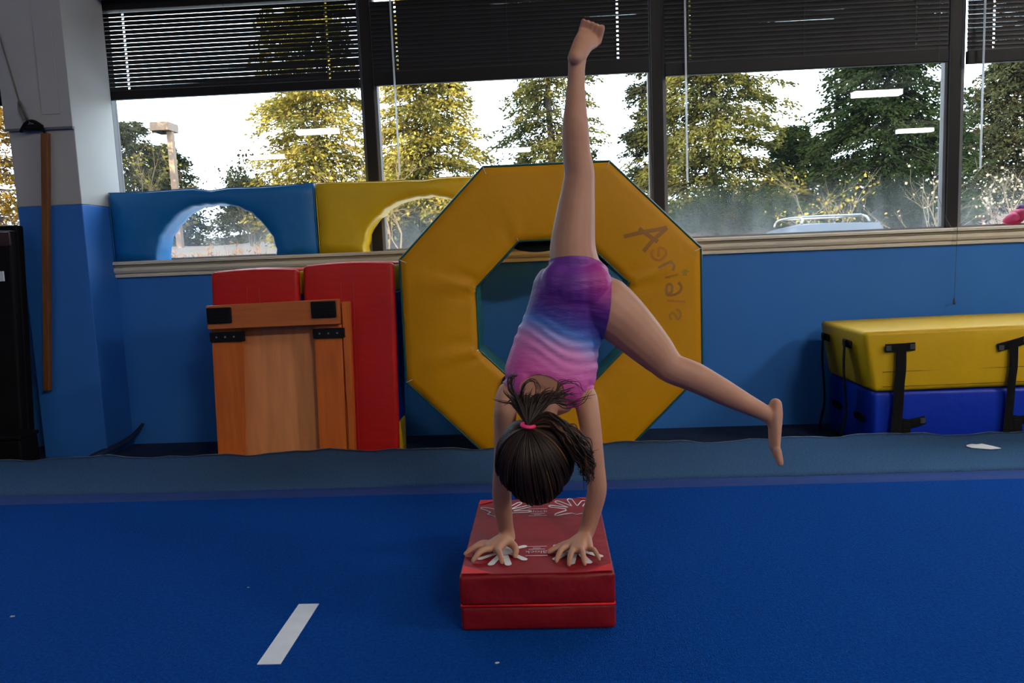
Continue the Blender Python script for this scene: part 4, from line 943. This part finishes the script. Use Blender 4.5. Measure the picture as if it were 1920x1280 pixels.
    nz = N(nt, 'ShaderNodeTexNoise'); nz.inputs['Scale'].default_value = 9; nz.inputs['Detail'].default_value = 3; L(tc.outputs['Object'], nz.inputs[0])
    a1 = N(nt, 'ShaderNodeMath', operation='MULTIPLY_ADD'); L(sx.outputs[0], a1.inputs[0]); a1.inputs[1].default_value = 0.42; L(sx.outputs[2], a1.inputs[2])       # q = z + .42 x (local)
    a2 = N(nt, 'ShaderNodeMath', operation='MULTIPLY_ADD'); L(nz.outputs[0], a2.inputs[0]); a2.inputs[1].default_value = 0.035; L(a1.outputs[0], a2.inputs[2])
    mr = N(nt, 'ShaderNodeMapRange'); off = -0.14 + 0.42 * 0.02 + 0.0175; mr.inputs['From Min'].default_value = 0.50 + off; mr.inputs['From Max'].default_value = 0.92 + off; L(a2.outputs[0], mr.inputs[0])
    cr = N(nt, 'ShaderNodeValToRGB'); el = cr.color_ramp.elements
    stops = [(0.50, (0.52, 0.06, 0.27)), (0.585, (0.52, 0.08, 0.30)), (0.63, (0.56, 0.13, 0.37)), (0.664, (0.52, 0.20, 0.44)), (0.688, (0.30, 0.26, 0.56)), (0.712, (0.08, 0.19, 0.52)), (0.742, (0.06, 0.055, 0.29)), (0.785, (0.085, 0.018, 0.19)), (0.84, (0.115, 0.024, 0.22)), (0.92, (0.14, 0.03, 0.25))]
    while len(el) < len(stops): el.new(0.5)
    for e_, (q, c) in zip(el, stops): e_.position = (q - 0.50) / 0.42; e_.color = (*c, 1)
    L(mr.outputs[0], cr.inputs[0])
    vd = N(nt, 'ShaderNodeVectorMath', operation='DISTANCE'); vd.inputs[1].default_value = (0.165 - PB.x, 1.94 - PB.y, 0.83 - PB.z); L(tc.outputs['Object'], vd.inputs[0])
    m3 = N(nt, 'ShaderNodeMapRange'); m3.inputs['From Min'].default_value = 0.03; m3.inputs['From Max'].default_value = 0.095; m3.inputs['To Min'].default_value = 0.85; m3.inputs['To Max'].default_value = 0.0; L(vd.outputs['Value'], m3.inputs[0])
    mx = N(nt, 'ShaderNodeMix', data_type='RGBA'); L(m3.outputs[0], mx.inputs[0]); L(cr.outputs[0], mx.inputs[6]); mx.inputs[7].default_value = (0.36, 0.018, 0.17, 1)
    # left strap side fades to slate blue
    m4 = N(nt, 'ShaderNodeMapRange'); m4.inputs['From Min'].default_value = -0.115 - PB.x; m4.inputs['From Max'].default_value = -0.065 - PB.x; m4.inputs['To Min'].default_value = 0.9; m4.inputs['To Max'].default_value = 0.0; L(sx.outputs[0], m4.inputs[0])
    m5 = N(nt, 'ShaderNodeMapRange'); m5.inputs['From Min'].default_value = 0.55 - PB.z; m5.inputs['From Max'].default_value = 0.60 - PB.z; m5.inputs['To Min'].default_value = 1.0; m5.inputs['To Max'].default_value = 0.0; L(sx.outputs[2], m5.inputs[0])
    mm = N(nt, 'ShaderNodeMath', operation='MULTIPLY'); L(m4.outputs[0], mm.inputs[0]); L(m5.outputs[0], mm.inputs[1])
    mx2 = N(nt, 'ShaderNodeMix', data_type='RGBA'); L(mm.outputs[0], mx2.inputs[0]); L(mx.outputs[2], mx2.inputs[6]); mx2.inputs[7].default_value = (0.07, 0.11, 0.22, 1)
    L(mx2.outputs[2], p.inputs['Base Color']); p.inputs['Roughness'].default_value = 0.5; p.inputs['Specular IOR Level'].default_value = 0.3
    wv = N(nt, 'ShaderNodeTexNoise'); wv.inputs['Scale'].default_value = 16; wv.inputs['Detail'].default_value = 3; mpp = N(nt, 'ShaderNodeMapping'); mpp.inputs['Scale'].default_value = (1, 1, 3.5); mpp.inputs['Rotation'].default_value = (0, math.radians(-18), 0)
    L(tc.outputs['Object'], mpp.inputs[0]); L(mpp.outputs[0], wv.inputs[0]); bp = N(nt, 'ShaderNodeBump'); bp.inputs['Strength'].default_value = 0.35; bp.inputs['Distance'].default_value = 0.012; L(wv.outputs[0], bp.inputs['Height']); L(bp.outputs[0], p.inputs['Normal'])
    leo = obj('leotard', lm, m, root, smooth=True)
    so = leo.modifiers.new('thickness', 'SOLIDIFY'); so.thickness = 0.0022; so.offset = -1
    # ---------------- hair
    rnd = random.Random(3)
    AX = (0.0925, 0.106, 0.101)
    def on_head(v, lift=1.0): return HC + HX * (v[0] * AX[0] * lift) + HB * (v[1] * AX[1] * lift) + HU * (v[2] * AX[2] * lift)
    tie_dir = Vector((-0.06, 0.97, 0.22)).normalized(); TIE = on_head(tie_dir, 1.04)
    cap = MB(); n, mrow = 40, 26; vs = []; fs = []
    for i in range(mrow + 1):
        th = math.pi * i / mrow
        for k in range(n):
            ph = 2 * math.pi * k / n; v = Vector((math.sin(th) * math.cos(ph), math.cos(th), math.sin(th) * math.sin(ph)))
            vs.append((on_head(v, 0.985), v))
    for i in range(mrow):
        for k in range(n):
            k2 = (k + 1) % n; q = (i * n + k, i * n + k2, (i + 1) * n + k2, (i + 1) * n + k)
            c = sum((vs[j][1] for j in q), Vector()) / 4
            if c.y < -0.30 and c.z < 0.60: continue        # face
            if c.z < -0.72: continue                        # nape / neck
            fs.append(q)
    cap.add([p_[0] for p_ in vs], fs)
    hair = obj('hair', cap, MT['hair_base'], root, smooth=True)
    st = MB(); st2 = MB()
    for i in range(420):
        # from the hairline over the skull to the tie
        ph = rnd.uniform(0, 2 * math.pi); lat = rnd.uniform(-0.75, 0.55)
        v = Vector((math.cos(ph) * math.sqrt(1 - lat * lat), lat, math.sin(ph) * math.sqrt(1 - lat * lat)))
        if v.y < -0.30 and v.z < 0.60: continue
        if v.z < -0.70: continue
        pts = []; steps = 11; om = math.acos(max(-1, min(1, v.dot(tie_dir))))
        if om < 0.15 or om > 3.0: continue
        lf = rnd.uniform(0.990, 1.028)
        for s in range(steps + 1):
            f = s / steps; w_ = (v * math.sin((1 - f) * om) + tie_dir * math.sin(f * om)) / math.sin(om)
            pts.append(on_head(w_.normalized(), lf + 0.012 * math.sin(f * math.pi)))
        rr = rnd.uniform(0.0014, 0.0032)
        (st2 if rnd.random() < 0.035 else st).tube(pts, [rr * 0.5] + [rr] * (steps - 1) + [rr * 0.6], 5)
    for i in range(160):   # nape side
        zz = rnd.uniform(-0.72, -0.15); yy = rnd.uniform(-0.05, 0.85) * math.sqrt(1 - zz * zz); sg = rnd.choice((-1, 1))
        v = Vector((sg * math.sqrt(max(0.0, 1 - zz * zz - yy * yy)), yy, zz)).normalized(); om = math.acos(max(-1, min(1, v.dot(tie_dir)))); pts = []
        if om < 0.15: continue
        lf = rnd.uniform(0.990, 1.028)
        for s in range(12):
            f = s / 11; w_ = (v * math.sin((1 - f) * om) + tie_dir * math.sin(f * om)) / math.sin(om); pts.append(on_head(w_.normalized(), lf + 0.012 * math.sin(f * math.pi)))
        rr = rnd.uniform(0.0014, 0.0032); st.tube(pts, [rr * 0.5] + [rr] * 10 + [rr * 0.6], 5)
    obj('hair_strands', st, MT['hair'], root, smooth=True)['kind'] = 'stuff'; obj('hair_highlights', st2, MT['hair_light'], root, smooth=True)['kind'] = 'stuff'
    pt = MB(); pt2 = MB()
    def strand(pts, r0, jit, light=0.25):
        P = [TIE] + [Vector(q) + Vector((rnd.gauss(0, jit), rnd.gauss(0, jit), rnd.gauss(0, jit))) * (0.35 + 0.9 * i / len(pts)) for i, q in enumerate(pts)]
        P = smoothpath(P, 5); r = r0 * rnd.uniform(0.6, 1.2)
        (pt2 if rnd.random() < light else pt).tube(P, [max(0.0003, r * (1 - 0.85 * (i / (len(P) - 1)) ** 1.6)) for i in range(len(P))], 5)
    for i in range(230):   # tail flopping over to the right
        s = rnd.random(); d = (rnd.random() - 0.3) * 0.05
        strand([(-0.012 + 0.02 * s, 1.752, 0.515 - 0.015 * s + d * .3), (0.022 + 0.02 * s, 1.742, 0.495 - 0.035 * s + d * .5), (0.052 + 0.018 * s, 1.745, 0.462 - 0.045 * s + d * .8), (0.068 + 0.018 * s, 1.758, 0.430 - 0.05 * s + d), (0.074 + 0.016 * s, 1.77, 0.405 - 0.035 * s + d * 1.4)], 0.0032, 0.010, 0.22)
    for i in range(120):    # hair lifted between the tie and the back
        a = rnd.uniform(-1, 1); h_ = rnd.uniform(0.4, 1.0)
        strand([(-0.045 + 0.030 * a, 1.785, 0.520 + 0.020 * h_), (-0.035 + 0.058 * a, 1.800, 0.535 + 0.026 * h_), (-0.020 + 0.085 * a, 1.825, 0.528 + 0.038 * h_)], 0.0032, 0.008, 0.12)
    for q in range(14):    # flying wisps, left
        strand([(-0.068, 1.785, 0.545), (-0.088, 1.80, 0.575), (-0.092, 1.81, 0.602), (-0.078, 1.81, 0.612)], 0.0018, 0.005, 0.1)
    for q in range(6):
        strand([(-0.070, 1.79, 0.540), (-0.060, 1.79, 0.585), (-0.040, 1.79, 0.600), (-0.026, 1.79, 0.585), (-0.032, 1.79, 0.555)], 0.0014, 0.004, 0.1)
        strand([(-0.085, 1.79, 0.540), (-0.110, 1.80, 0.548), (-0.134, 1.81, 0.552)], 0.0016, 0.003, 0.1)
        strand([(0.000, 1.79, 0.545), (0.040, 1.80, 0.535), (0.075, 1.81, 0.545), (0.098, 1.82, 0.556)], 0.0018, 0.006, 0.1)
        strand([(0.010, 1.79, 0.560), (0.030, 1.80, 0.590), (0.065, 1.81, 0.585), (0.082, 1.82, 0.56)], 0.0014, 0.005, 0.1)
    pony = obj('ponytail', pt, MT['hair'], root, smooth=True); pony['kind'] = 'stuff'; p2 = obj('ponytail_highlights', pt2, MT['hair_light'], root, smooth=True); p2['kind'] = 'stuff'
    tm = MB(); axis = Vector((0.12, -0.10, 1.0)).normalized(); a_ = axis.orthogonal().normalized(); b_ = axis.cross(a_); ctr = TIE + axis * 0.004
    for q in range(20):
        pass
    ring = [ctr + a_ * (0.0145 * math.cos(2 * math.pi * q / 20)) + b_ * (0.0145 * math.sin(2 * math.pi * q / 20)) for q in range(21)]
    tm.tube(ring, [(0.0048, 0.0048)] * 21, 8)
    o = obj('hair_tie', tm, MT['pink'], root, smooth=True); o['label'] = 'neon pink hair tie'
    for s in (-1, 1):
        em = MB(); em.ell(HC + HX * (0.030 * s) + HF * 0.084 - HU * 0.004, (0.011, 0.006, 0.007), 12, 8, (HX, HB, HU)); obj('eye', em, MT['eye'], root, smooth=True)
    lp = MB(); lp.ell(HC + HF * 0.093 - HU * 0.058, (0.019, 0.005, 0.006), 12, 8, (HX, HB, HU)); obj('mouth', lp, MT['lips'], root, smooth=True)
build_person()

# ------------------------------------------------------------------ outdoors
def gz(x, y):
    t = min(1, max(0, (y - 13.0) / 6.0)); t = t * t * (3 - 2 * t)
    return -0.45 + 1.75 * t + 0.05 * math.sin(x * 1.3 + y) * t + max(0, y - 19) * 0.04
def grounds():
    mb = MB(); vs = []; fs = []; nx, ny = 90, 50
    for j in range(ny + 1):
        for i in range(nx + 1):
            x = -45 + 90 * i / nx; y = W + 0.36 + (60 - W) * (j / ny) ** 1.4; vs.append((x, y, gz(x, y)))
    for j in range(ny):
        for i in range(nx): a = j * (nx + 1) + i; fs.append((a, a + 1, a + nx + 2, a + nx + 1))
    o = obj('ground', mb.add(vs, fs), MT['bank'], smooth=True); o['kind'] = 'structure'; o['label'] = 'brown bark covered bank outside the windows'
grounds()
struct('ground_bounce_slab', MB().box((-40, W + 0.40, -0.60), (40, 12.6, -0.40)), M('concrete', (0.42, 0.42, 0.41), 0.9, (0.36, 0.36, 0.35), 2), 'pale concrete slab, unseen, added to bounce daylight onto the column')  # unseen pale surface, added to reflect daylight onto the column side
def sprays(rnd, pts, dirs, size, width):
    """two crossed slim leaf blades for each point"""
    n = len(pts); P = np.array(pts); D = np.array(dirs); D /= np.linalg.norm(D, axis=1)[:, None] + 1e-9
    R = np.random.RandomState(rnd.randrange(1 << 30)); A = R.normal(size=(n, 3)); S = np.cross(D, A); S /= np.linalg.norm(S, axis=1)[:, None] + 1e-9
    Ls = size * R.uniform(0.6, 1.4, (n, 1)); Ws = width * R.uniform(0.6, 1.4, (n, 1))
    v = np.stack([P, P + D * Ls * 0.5 + S * Ws, P + D * Ls, P + D * Ls * 0.5 - S * Ws], 1).reshape(-1, 3)
    f = np.arange(4 * n).reshape(-1, 4); return v, f
def fol(name, v, f, mat, parent):
    me = bpy.data.meshes.new(name); me.from_pydata((v - np.array(parent_origin(parent))).tolist(), [], f.tolist()); me.update()
    o = obj(name, me, mat, parent); o['kind'] = 'stuff'; return o
def conifer(label, x, y, h, r, mat, seed, nb=420, ns=100, size=0.12, name='conifer_tree', lo=0.02, power=0.75, droop=0.35, group='conifers on the bank outside'):
    R = np.random.RandomState(seed); z0 = gz(x, y) - 0.05
    t = thing(name, label, 'tree', (x, y, z0), group)
    obj('trunk', MB().tube([(x + 0.05 * math.sin(k * 1.3 + seed), y, z0 + h * k / 8) for k in range(9)], [0.09 * (1 - k / 9.5) * h / 7 for k in range(9)], 7), MT['bark'], t, smooth=True)
    f = lo + (1 - lo) * R.rand(nb) ** 1.15; L = r * (1 - f) ** power * R.uniform(0.55, 1.15, nb) + 0.12; a = R.uniform(0, 2 * math.pi, nb); up = R.uniform(-0.05, 0.3, nb)
    ca, sa = np.cos(a), np.sin(a)
    def bp(s): return np.stack([x + ca * L * s, y + sa * L * s, z0 + h * f + up * L * s - droop * L * s * s], -1)
    b0, b1, b2 = bp(0.0), bp(0.5), bp(0.95); br = MB()
    for i in range(0, nb, 2): br.tube([b0[i], b1[i], b2[i]], [0.020, 0.012, 0.004], 4, cap=False)
    obj('branches', br, MT['bark'], t)
    S = 0.10 + 0.92 * R.rand(nb, ns) ** 0.75
    w_ = (0.17 * L[:, None] * (1.05 - S) + 0.035)
    P = np.stack([x + (ca * L)[:, None] * S + R.normal(size=S.shape) * w_, y + (sa * L)[:, None] * S + R.normal(size=S.shape) * w_,
                  (z0 + h * f)[:, None] + (up * L)[:, None] * S - droop * L[:, None] * S * S - np.abs(R.normal(size=S.shape)) * 0.07], -1).reshape(-1, 3)
    D = np.stack([ca[:, None] + R.normal(size=S.shape) * .6, sa[:, None] + R.normal(size=S.shape) * .6, -0.45 + R.normal(size=S.shape) * .4], -1).reshape(-1, 3)
    v, fc = sprays(random.Random(seed), P, D, size, size * 0.20); fol('foliage', v, fc, mat, t); return t
def bare_tree(label, x, y, h, spread, mat, seed, leaf=None, nleaf=0, stems=3, name='bare_shrub', lsize=0.09, group=None, levels=4):
    rnd = random.Random(seed); z0 = gz(x, y) - 0.05; t = thing(name, label, 'shrub', (x, y, z0), group); mb = MB(); tips = []
    def grow(p, d, L, r, lv):
        P = [p]; q = p.copy(); dd = d.copy()
        for k in range(3):
            dd = (dd + Vector((rnd.gauss(0, .16), rnd.gauss(0, .16), rnd.gauss(0.03, .12)))).normalized(); q = q + dd * L / 3; P.append(q.copy())
        mb.tube(P, [r, r * 0.85, r * 0.7, r * 0.55], 4, cap=False); tips.extend(P[1:])
        if lv > 0:
            for k in range(3 if lv > 1 else 4):
                at = P[rnd.choice((1, 2, 3))]; nd = (dd + Vector((rnd.gauss(0, .55), rnd.gauss(0, .55), rnd.gauss(0.1, .4)))).normalized(); grow(at, nd, L * rnd.uniform(.5, .8), r * 0.55, lv - 1)
    for s in range(stems):
        a = rnd.uniform(0, 6.28); grow(Vector((x + .08 * math.cos(a), y + .08 * math.sin(a), z0)), Vector((spread * math.cos(a), spread * math.sin(a), 1)).normalized(), h * 0.42, 0.0075 * h, levels)
    obj('branches', mb, mat, t)
    if leaf and nleaf:
        pts = []; dirs = []
        for i in range(nleaf):
            p = rnd.choice(tips); pts.append((p.x + rnd.gauss(0, .07), p.y + rnd.gauss(0, .07), p.z + rnd.gauss(0, .07))); dirs.append((rnd.gauss(0, 1), rnd.gauss(0, 1), rnd.gauss(0, 1)))
        v, f = sprays(rnd, pts, dirs, lsize, lsize * 0.4); fol('leaves', v, f, leaf, t)
    return t
def bush(label, x, y, rx, h, mat, seed, n=3000, size=0.12, name='low_bush', group=None):
    rnd = random.Random(seed); z0 = gz(x, y); t = thing(name, label, 'bush', (x, y, z0), group); pts = []; dirs = []
    st = MB()
    for i in range(12):
        a = rnd.uniform(0, 6.28); q = rnd.uniform(.2, .8); st.tube([(x, y, z0), (x + rx * .4 * q * math.cos(a), y + rx * .4 * q * math.sin(a), z0 + h * .5), (x + rx * q * math.cos(a), y + rx * q * math.sin(a), z0 + h * .8)], [.02, .014, .006], 4)
    obj('stems', st, MT['bark'], t)
    for i in range(n):
        a = rnd.uniform(0, 6.28); c = rnd.random(); rr = rnd.random() ** .4; x_ = rx * rr * math.cos(a) * math.sqrt(1 - c * c); y_ = rx * rr * math.sin(a) * math.sqrt(1 - c * c); z_ = h * rr * c * (1 + 0.25 * math.sin(a * 5))
        pts.append((x + x_, y + y_, z0 + z_)); dirs.append((x_ + rnd.gauss(0, .4), y_ + rnd.gauss(0, .4), z_ * .6 + rnd.gauss(0, .3)))
    v, f = sprays(rnd, pts, dirs, size, size * .25); fol('foliage', v, f, mat, t); return t
# px column -> world: at distance Y the view spreads about Y/1440 m per pixel
def xat(px, Y): return (px - 1020.4) / 1440 * Y * 1.0
conifer('golden green conifer behind the left mullion, lit by low sun', xat(605, 20), 20, 9.0, 1.6, MT['leaf_gold_lit'], 11, nb=520, power=0.35)
conifer('golden conifer filling the left of the second window', xat(812, 19), 19, 6.8, 1.8, MT['leaf_gold_lit'], 12, nb=480, power=0.7)
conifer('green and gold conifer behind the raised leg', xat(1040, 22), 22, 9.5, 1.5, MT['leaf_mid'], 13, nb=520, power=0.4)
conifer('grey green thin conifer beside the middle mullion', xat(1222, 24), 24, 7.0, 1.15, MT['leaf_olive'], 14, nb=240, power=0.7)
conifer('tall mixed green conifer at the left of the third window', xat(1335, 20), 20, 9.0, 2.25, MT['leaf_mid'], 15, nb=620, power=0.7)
conifer('dense dark green spruce above the car', xat(1640, 19), 19, 7.4, 2.15, MT['leaf_shaded'], 16, nb=760, ns=110, power=0.7)
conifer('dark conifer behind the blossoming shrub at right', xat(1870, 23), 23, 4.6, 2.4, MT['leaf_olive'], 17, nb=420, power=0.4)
conifer('orange brown tree top above the blossoming shrub', xat(1890, 30), 30, 10, 2.4, MT['leaf_orange'], 18, nb=200, power=0.5)
conifer('dark evergreen behind the lamp post', xat(255, 25), 25, 4.1, 1.5, MT['leaf_olive'], 19, nb=260, power=0.35)
conifer('broad dark evergreen touching the lamp post', xat(318, 27), 27, 3.6, 1.35, MT['leaf_olive'], 24, nb=300, power=0.35)
conifer('distant dark evergreen seen through the blue arch', xat(470, 27), 27, 2.3, 1.5, MT['leaf_olive'], 20, nb=200, power=0.4)
conifer('shaded evergreen between the two large conifers at right', xat(1480, 24), 24, 2.9, 1.6, MT['leaf_shaded'], 21, nb=260, power=0.5)
conifer('dark evergreen low behind the yellow arch', xat(740, 25), 25, 2.6, 2.2, MT['leaf_shaded'], 22, nb=240, power=0.5)
conifer('orange lit tree seen left of the column', xat(-20, 17), 17, 7.5, 2.0, MT['leaf_orange'], 23, nb=300, power=0.4)
bare_tree('bare golden twigs left of the dark mullion', xat(668, 17), 17, 3.6, 0.18, MT['twig_warm'], 31, MT['leaf_gold_lit'], 300, stems=3, group='bare shrubs outside', levels=3)
bare_tree('bare golden twigs right of the dark mullion', xat(738, 16.5), 16.5, 3.0, 0.18, MT['twig_warm'], 32, MT['leaf_gold_lit'], 200, stems=3, group='bare shrubs outside', levels=3)
bare_tree('small shrub with yellow leaves above the parked car', xat(1535, 16.0), 16.0, 2.3, 0.35, MT['twig'], 33, MT['leaf_gold_lit'], 420, stems=4, group='bare shrubs outside', levels=3, lsize=0.07)
bare_tree('white blossoming shrub with pale bare branches at right', xat(1855, 14.5), 14.5, 3.0, 0.55, MT['twig'], 34, MT['blossom'], 700, stems=5, name='blossoming_shrub', lsize=0.06, levels=3)
bare_tree('pale bare branches beside the right mullion', xat(1745, 15.5), 15.5, 2.7, 0.4, MT['twig'], 35, MT['blossom'], 80, stems=3, group='bare shrubs outside', lsize=0.06, levels=3)
bare_tree('orange bare branches in front of the lamp post tree', xat(285, 21), 21, 3.2, 0.25, MT['twig_warm'], 36, MT['leaf_gold_lit'], 300, stems=3, group='bare shrubs outside', levels=3)
bare_tree('thin dark branches left of the golden conifer', xat(475, 21), 21, 3.1, 0.3, MT['bark'], 37, MT['leaf_olive'], 1600, stems=4, group='bare shrubs outside', levels=3)
bush('low bright green juniper behind the car', xat(1560, 15.0), 15.0, 0.55, 0.60, MT['leaf_green'], 41, 3500, group='low bushes outside')
bush('low green hedge under the blossoming shrub', xat(1880, 13.6), 13.6, 1.3, 0.45, MT['leaf_green'], 42, 3500, group='low bushes outside')
bush('sunlit low bush seen through the blue arch', xat(500, 15), 15, 0.5, 0.5, MT['leaf_gold_lit'], 43, 2000, group='low bushes outside')
bush('dark undergrowth at the foot of the spruce', xat(1650, 18), 18, 1.9, 0.9, MT['leaf_shaded'], 44, 7000, group='low bushes outside')
bush('dark undergrowth at the foot of the tall conifer', xat(1370, 18.5), 18.5, 1.9, 0.9, MT['leaf_shaded'], 45, 7000, group='low bushes outside')
bush('dark undergrowth behind the yellow arch', xat(800, 18.5), 18.5, 1.6, 0.7, MT['leaf_olive'], 46, 5000, group='low bushes outside')
def reeds(label, x, y, n, seed):
    rnd = random.Random(seed); t = thing('dry_reeds', label, 'reeds', (x, y, gz(x, y)), 'dry reeds outside'); mb = MB(); pts = []; dirs = []
    for i in range(n):
        a = x + rnd.uniform(-.9, .9); b = y + rnd.uniform(-.3, .3); z = gz(a, b); h = rnd.uniform(.4, 1.1); dx = rnd.uniform(-.12, .12); mb.tube([(a, b, z), (a + dx * .4, b, z + h * .6), (a + dx, b, z + h)], [.010, .008, .004], 4, cap=False)
        for k in range(6): pts.append((a + dx * .8 + rnd.gauss(0, .03), b, z + h * rnd.uniform(.5, 1))); dirs.append((rnd.gauss(0, 1), rnd.gauss(0, 1), .8))
    o = obj('stalks', mb, MT['reed'], t); o['kind'] = 'stuff'
    v, f = sprays(rnd, pts, dirs, .12, .02); fol('blades', v, f, MT['reed'], t)
reeds('reddish dry reeds seen through the blue arch', xat(400, 15.5), 15.5, 70, 51)
def lamp_post():
    Y = 20.0; x = xat(332, Y) ; z0 = gz(x, Y)
    t = thing('lamp_post', 'tan square parking lot lamp post left of the golden conifer', 'lamp post', (x, Y, z0))
    obj('pole', MB().box((x - 0.075, Y - 0.075, z0 - 0.1), (x + 0.075, Y + 0.075, 4.38)), MT['tan'], t, bevel=0.01)
    hd = obj('lamp_head', MB().prism([(x - 0.40, 4.36), (x + 0.09, 4.36), (x + 0.09, 4.58), (x - 0.38, 4.58)], 'y', Y - 0.30, Y + 0.30), MT['tan'], t, bevel=0.015)
    obj('lens', MB().box((x - 0.36, Y - 0.25, 4.335), (x - 0.09, Y + 0.25, 4.359)), MT['rubber'], hd)
lamp_post()
def car():
    Y = 11.2; xc = xat(1550, Y) ; z0 = gz(xc, Y); zr = 1.155      # roof height, nose towards the building
    t = thing('parked_car', 'blue grey parked car with silver roof rack outside the window', 'car', (xc, Y, z0))
    # body lofted along y from nose (y0) to tail
    secs = [(-2.05, .62, .35, .50), (-1.95, .78, .25, .72), (-1.2, .86, .22, .92), (-0.55, .87, .22, 1.0), (0.9, .87, .22, 1.02), (1.9, .86, .24, 1.0), (2.1, .78, .30, .9), (2.15, .6, .40, .7)]
    mb = MB(); rings = []
    for (dy, hw, zb_, zt_) in secs:
        ring = []
        for k in range(16):
            a = 2 * math.pi * k / 16; cx_, sz_ = math.cos(a), math.sin(a); e_ = 0.45
            px = hw * math.copysign(abs(cx_) ** e_, cx_); pz = (zb_ + zt_) / 2 + (zt_ - zb_) / 2 * math.copysign(abs(sz_) ** e_, sz_); ring.append((xc + px, Y + dy, z0 + pz))
        rings.append(ring)
    vs = [p for r_ in rings for p in r_]; fs = [(i * 16 + k, i * 16 + (k + 1) % 16, (i + 1) * 16 + (k + 1) % 16, (i + 1) * 16 + k) for i in range(len(rings) - 1) for k in range(16)] + [tuple(range(16)), tuple((len(rings) - 1) * 16 + k for k in range(16))]
    body = obj('body', mb.add(vs, fs), MT['car'], t, smooth=True)
    cab = [(-0.75, .80, 0.98, .02), (-0.1, .66, 0.98, zr - z0 - 1.0), (0.6, .65, 0.98, zr - z0 - 0.98), (1.5, .64, 0.98, zr - z0 - 1.02), (2.0, .74, .98, .06)]
    mb = MB(); n = 14; vs = []; fs = []
    for (dy, hw, zb_, hh) in cab:
        for k in range(n + 1):
            a = math.pi * k / n; cx_, sz_ = math.cos(a), math.sin(a); vs.append((xc + (hw + (0.84 - hw) * (1 - sz_ ** .5) * .6) * math.copysign(abs(cx_) ** .5, cx_), Y + dy, z0 + zb_ + hh * sz_ ** .45))
    for i in range(len(cab) - 1):
        for k in range(n): a = i * (n + 1) + k; fs.append((a, a + 1, a + n + 2, a + n + 1))
    obj('cabin', mb.add(vs, fs), MT['car'], t, smooth=True)
    ws = MB(); ws.add([(xc - .70, Y - .72, z0 + 1.02), (xc + .70, Y - .72, z0 + 1.02), (xc + .56, Y - .16, zr - 0.035), (xc - .56, Y - .16, zr - 0.035), (xc - .70, Y - .70, z0 + 1.01), (xc + .70, Y - .70, z0 + 1.01), (xc + .56, Y - .14, zr - 0.05), (xc - .56, Y - .14, zr - 0.05)], [(0, 1, 2, 3), (7, 6, 5, 4), (0, 4, 5, 1), (1, 5, 6, 2), (2, 6, 7, 3), (3, 7, 4, 0)])
    obj('windshield', ws, M('windshield', (0.02, 0.03, 0.048), 0.25, spec=0.35), t)
    rk = obj('roof_rack', MB().tube([(xc - .42, Y + .1, zr + .085), (xc + .42, Y + .1, zr + .085)], .016, 8), MT['chrome'], t, smooth=True)
    obj('cross_bar', MB().tube([(xc - .42, Y + 1.1, zr + .085), (xc + .42, Y + 1.1, zr + .085)], .016, 8), MT['chrome'], rk, smooth=True)
    for s in (-1, 1):
        obj('side_rail', MB().tube(smoothpath([(xc + s * .47, Y - .05, zr - .02), (xc + s * .44, Y + .1, zr + .075), (xc + s * .44, Y + 1.1, zr + .075), (xc + s * .47, Y + 1.25, zr - .02)], 4), .017, 8), MT['chrome'], rk, smooth=True)
        for yy in (Y - 1.3, Y + 1.35):
            wq = MB(); wq.tube([(xc + s * .70, yy, z0 + .31), (xc + s * .88, yy, z0 + .31)], .31, 20); obj('wheel', wq, MT['tire'], t)
car()
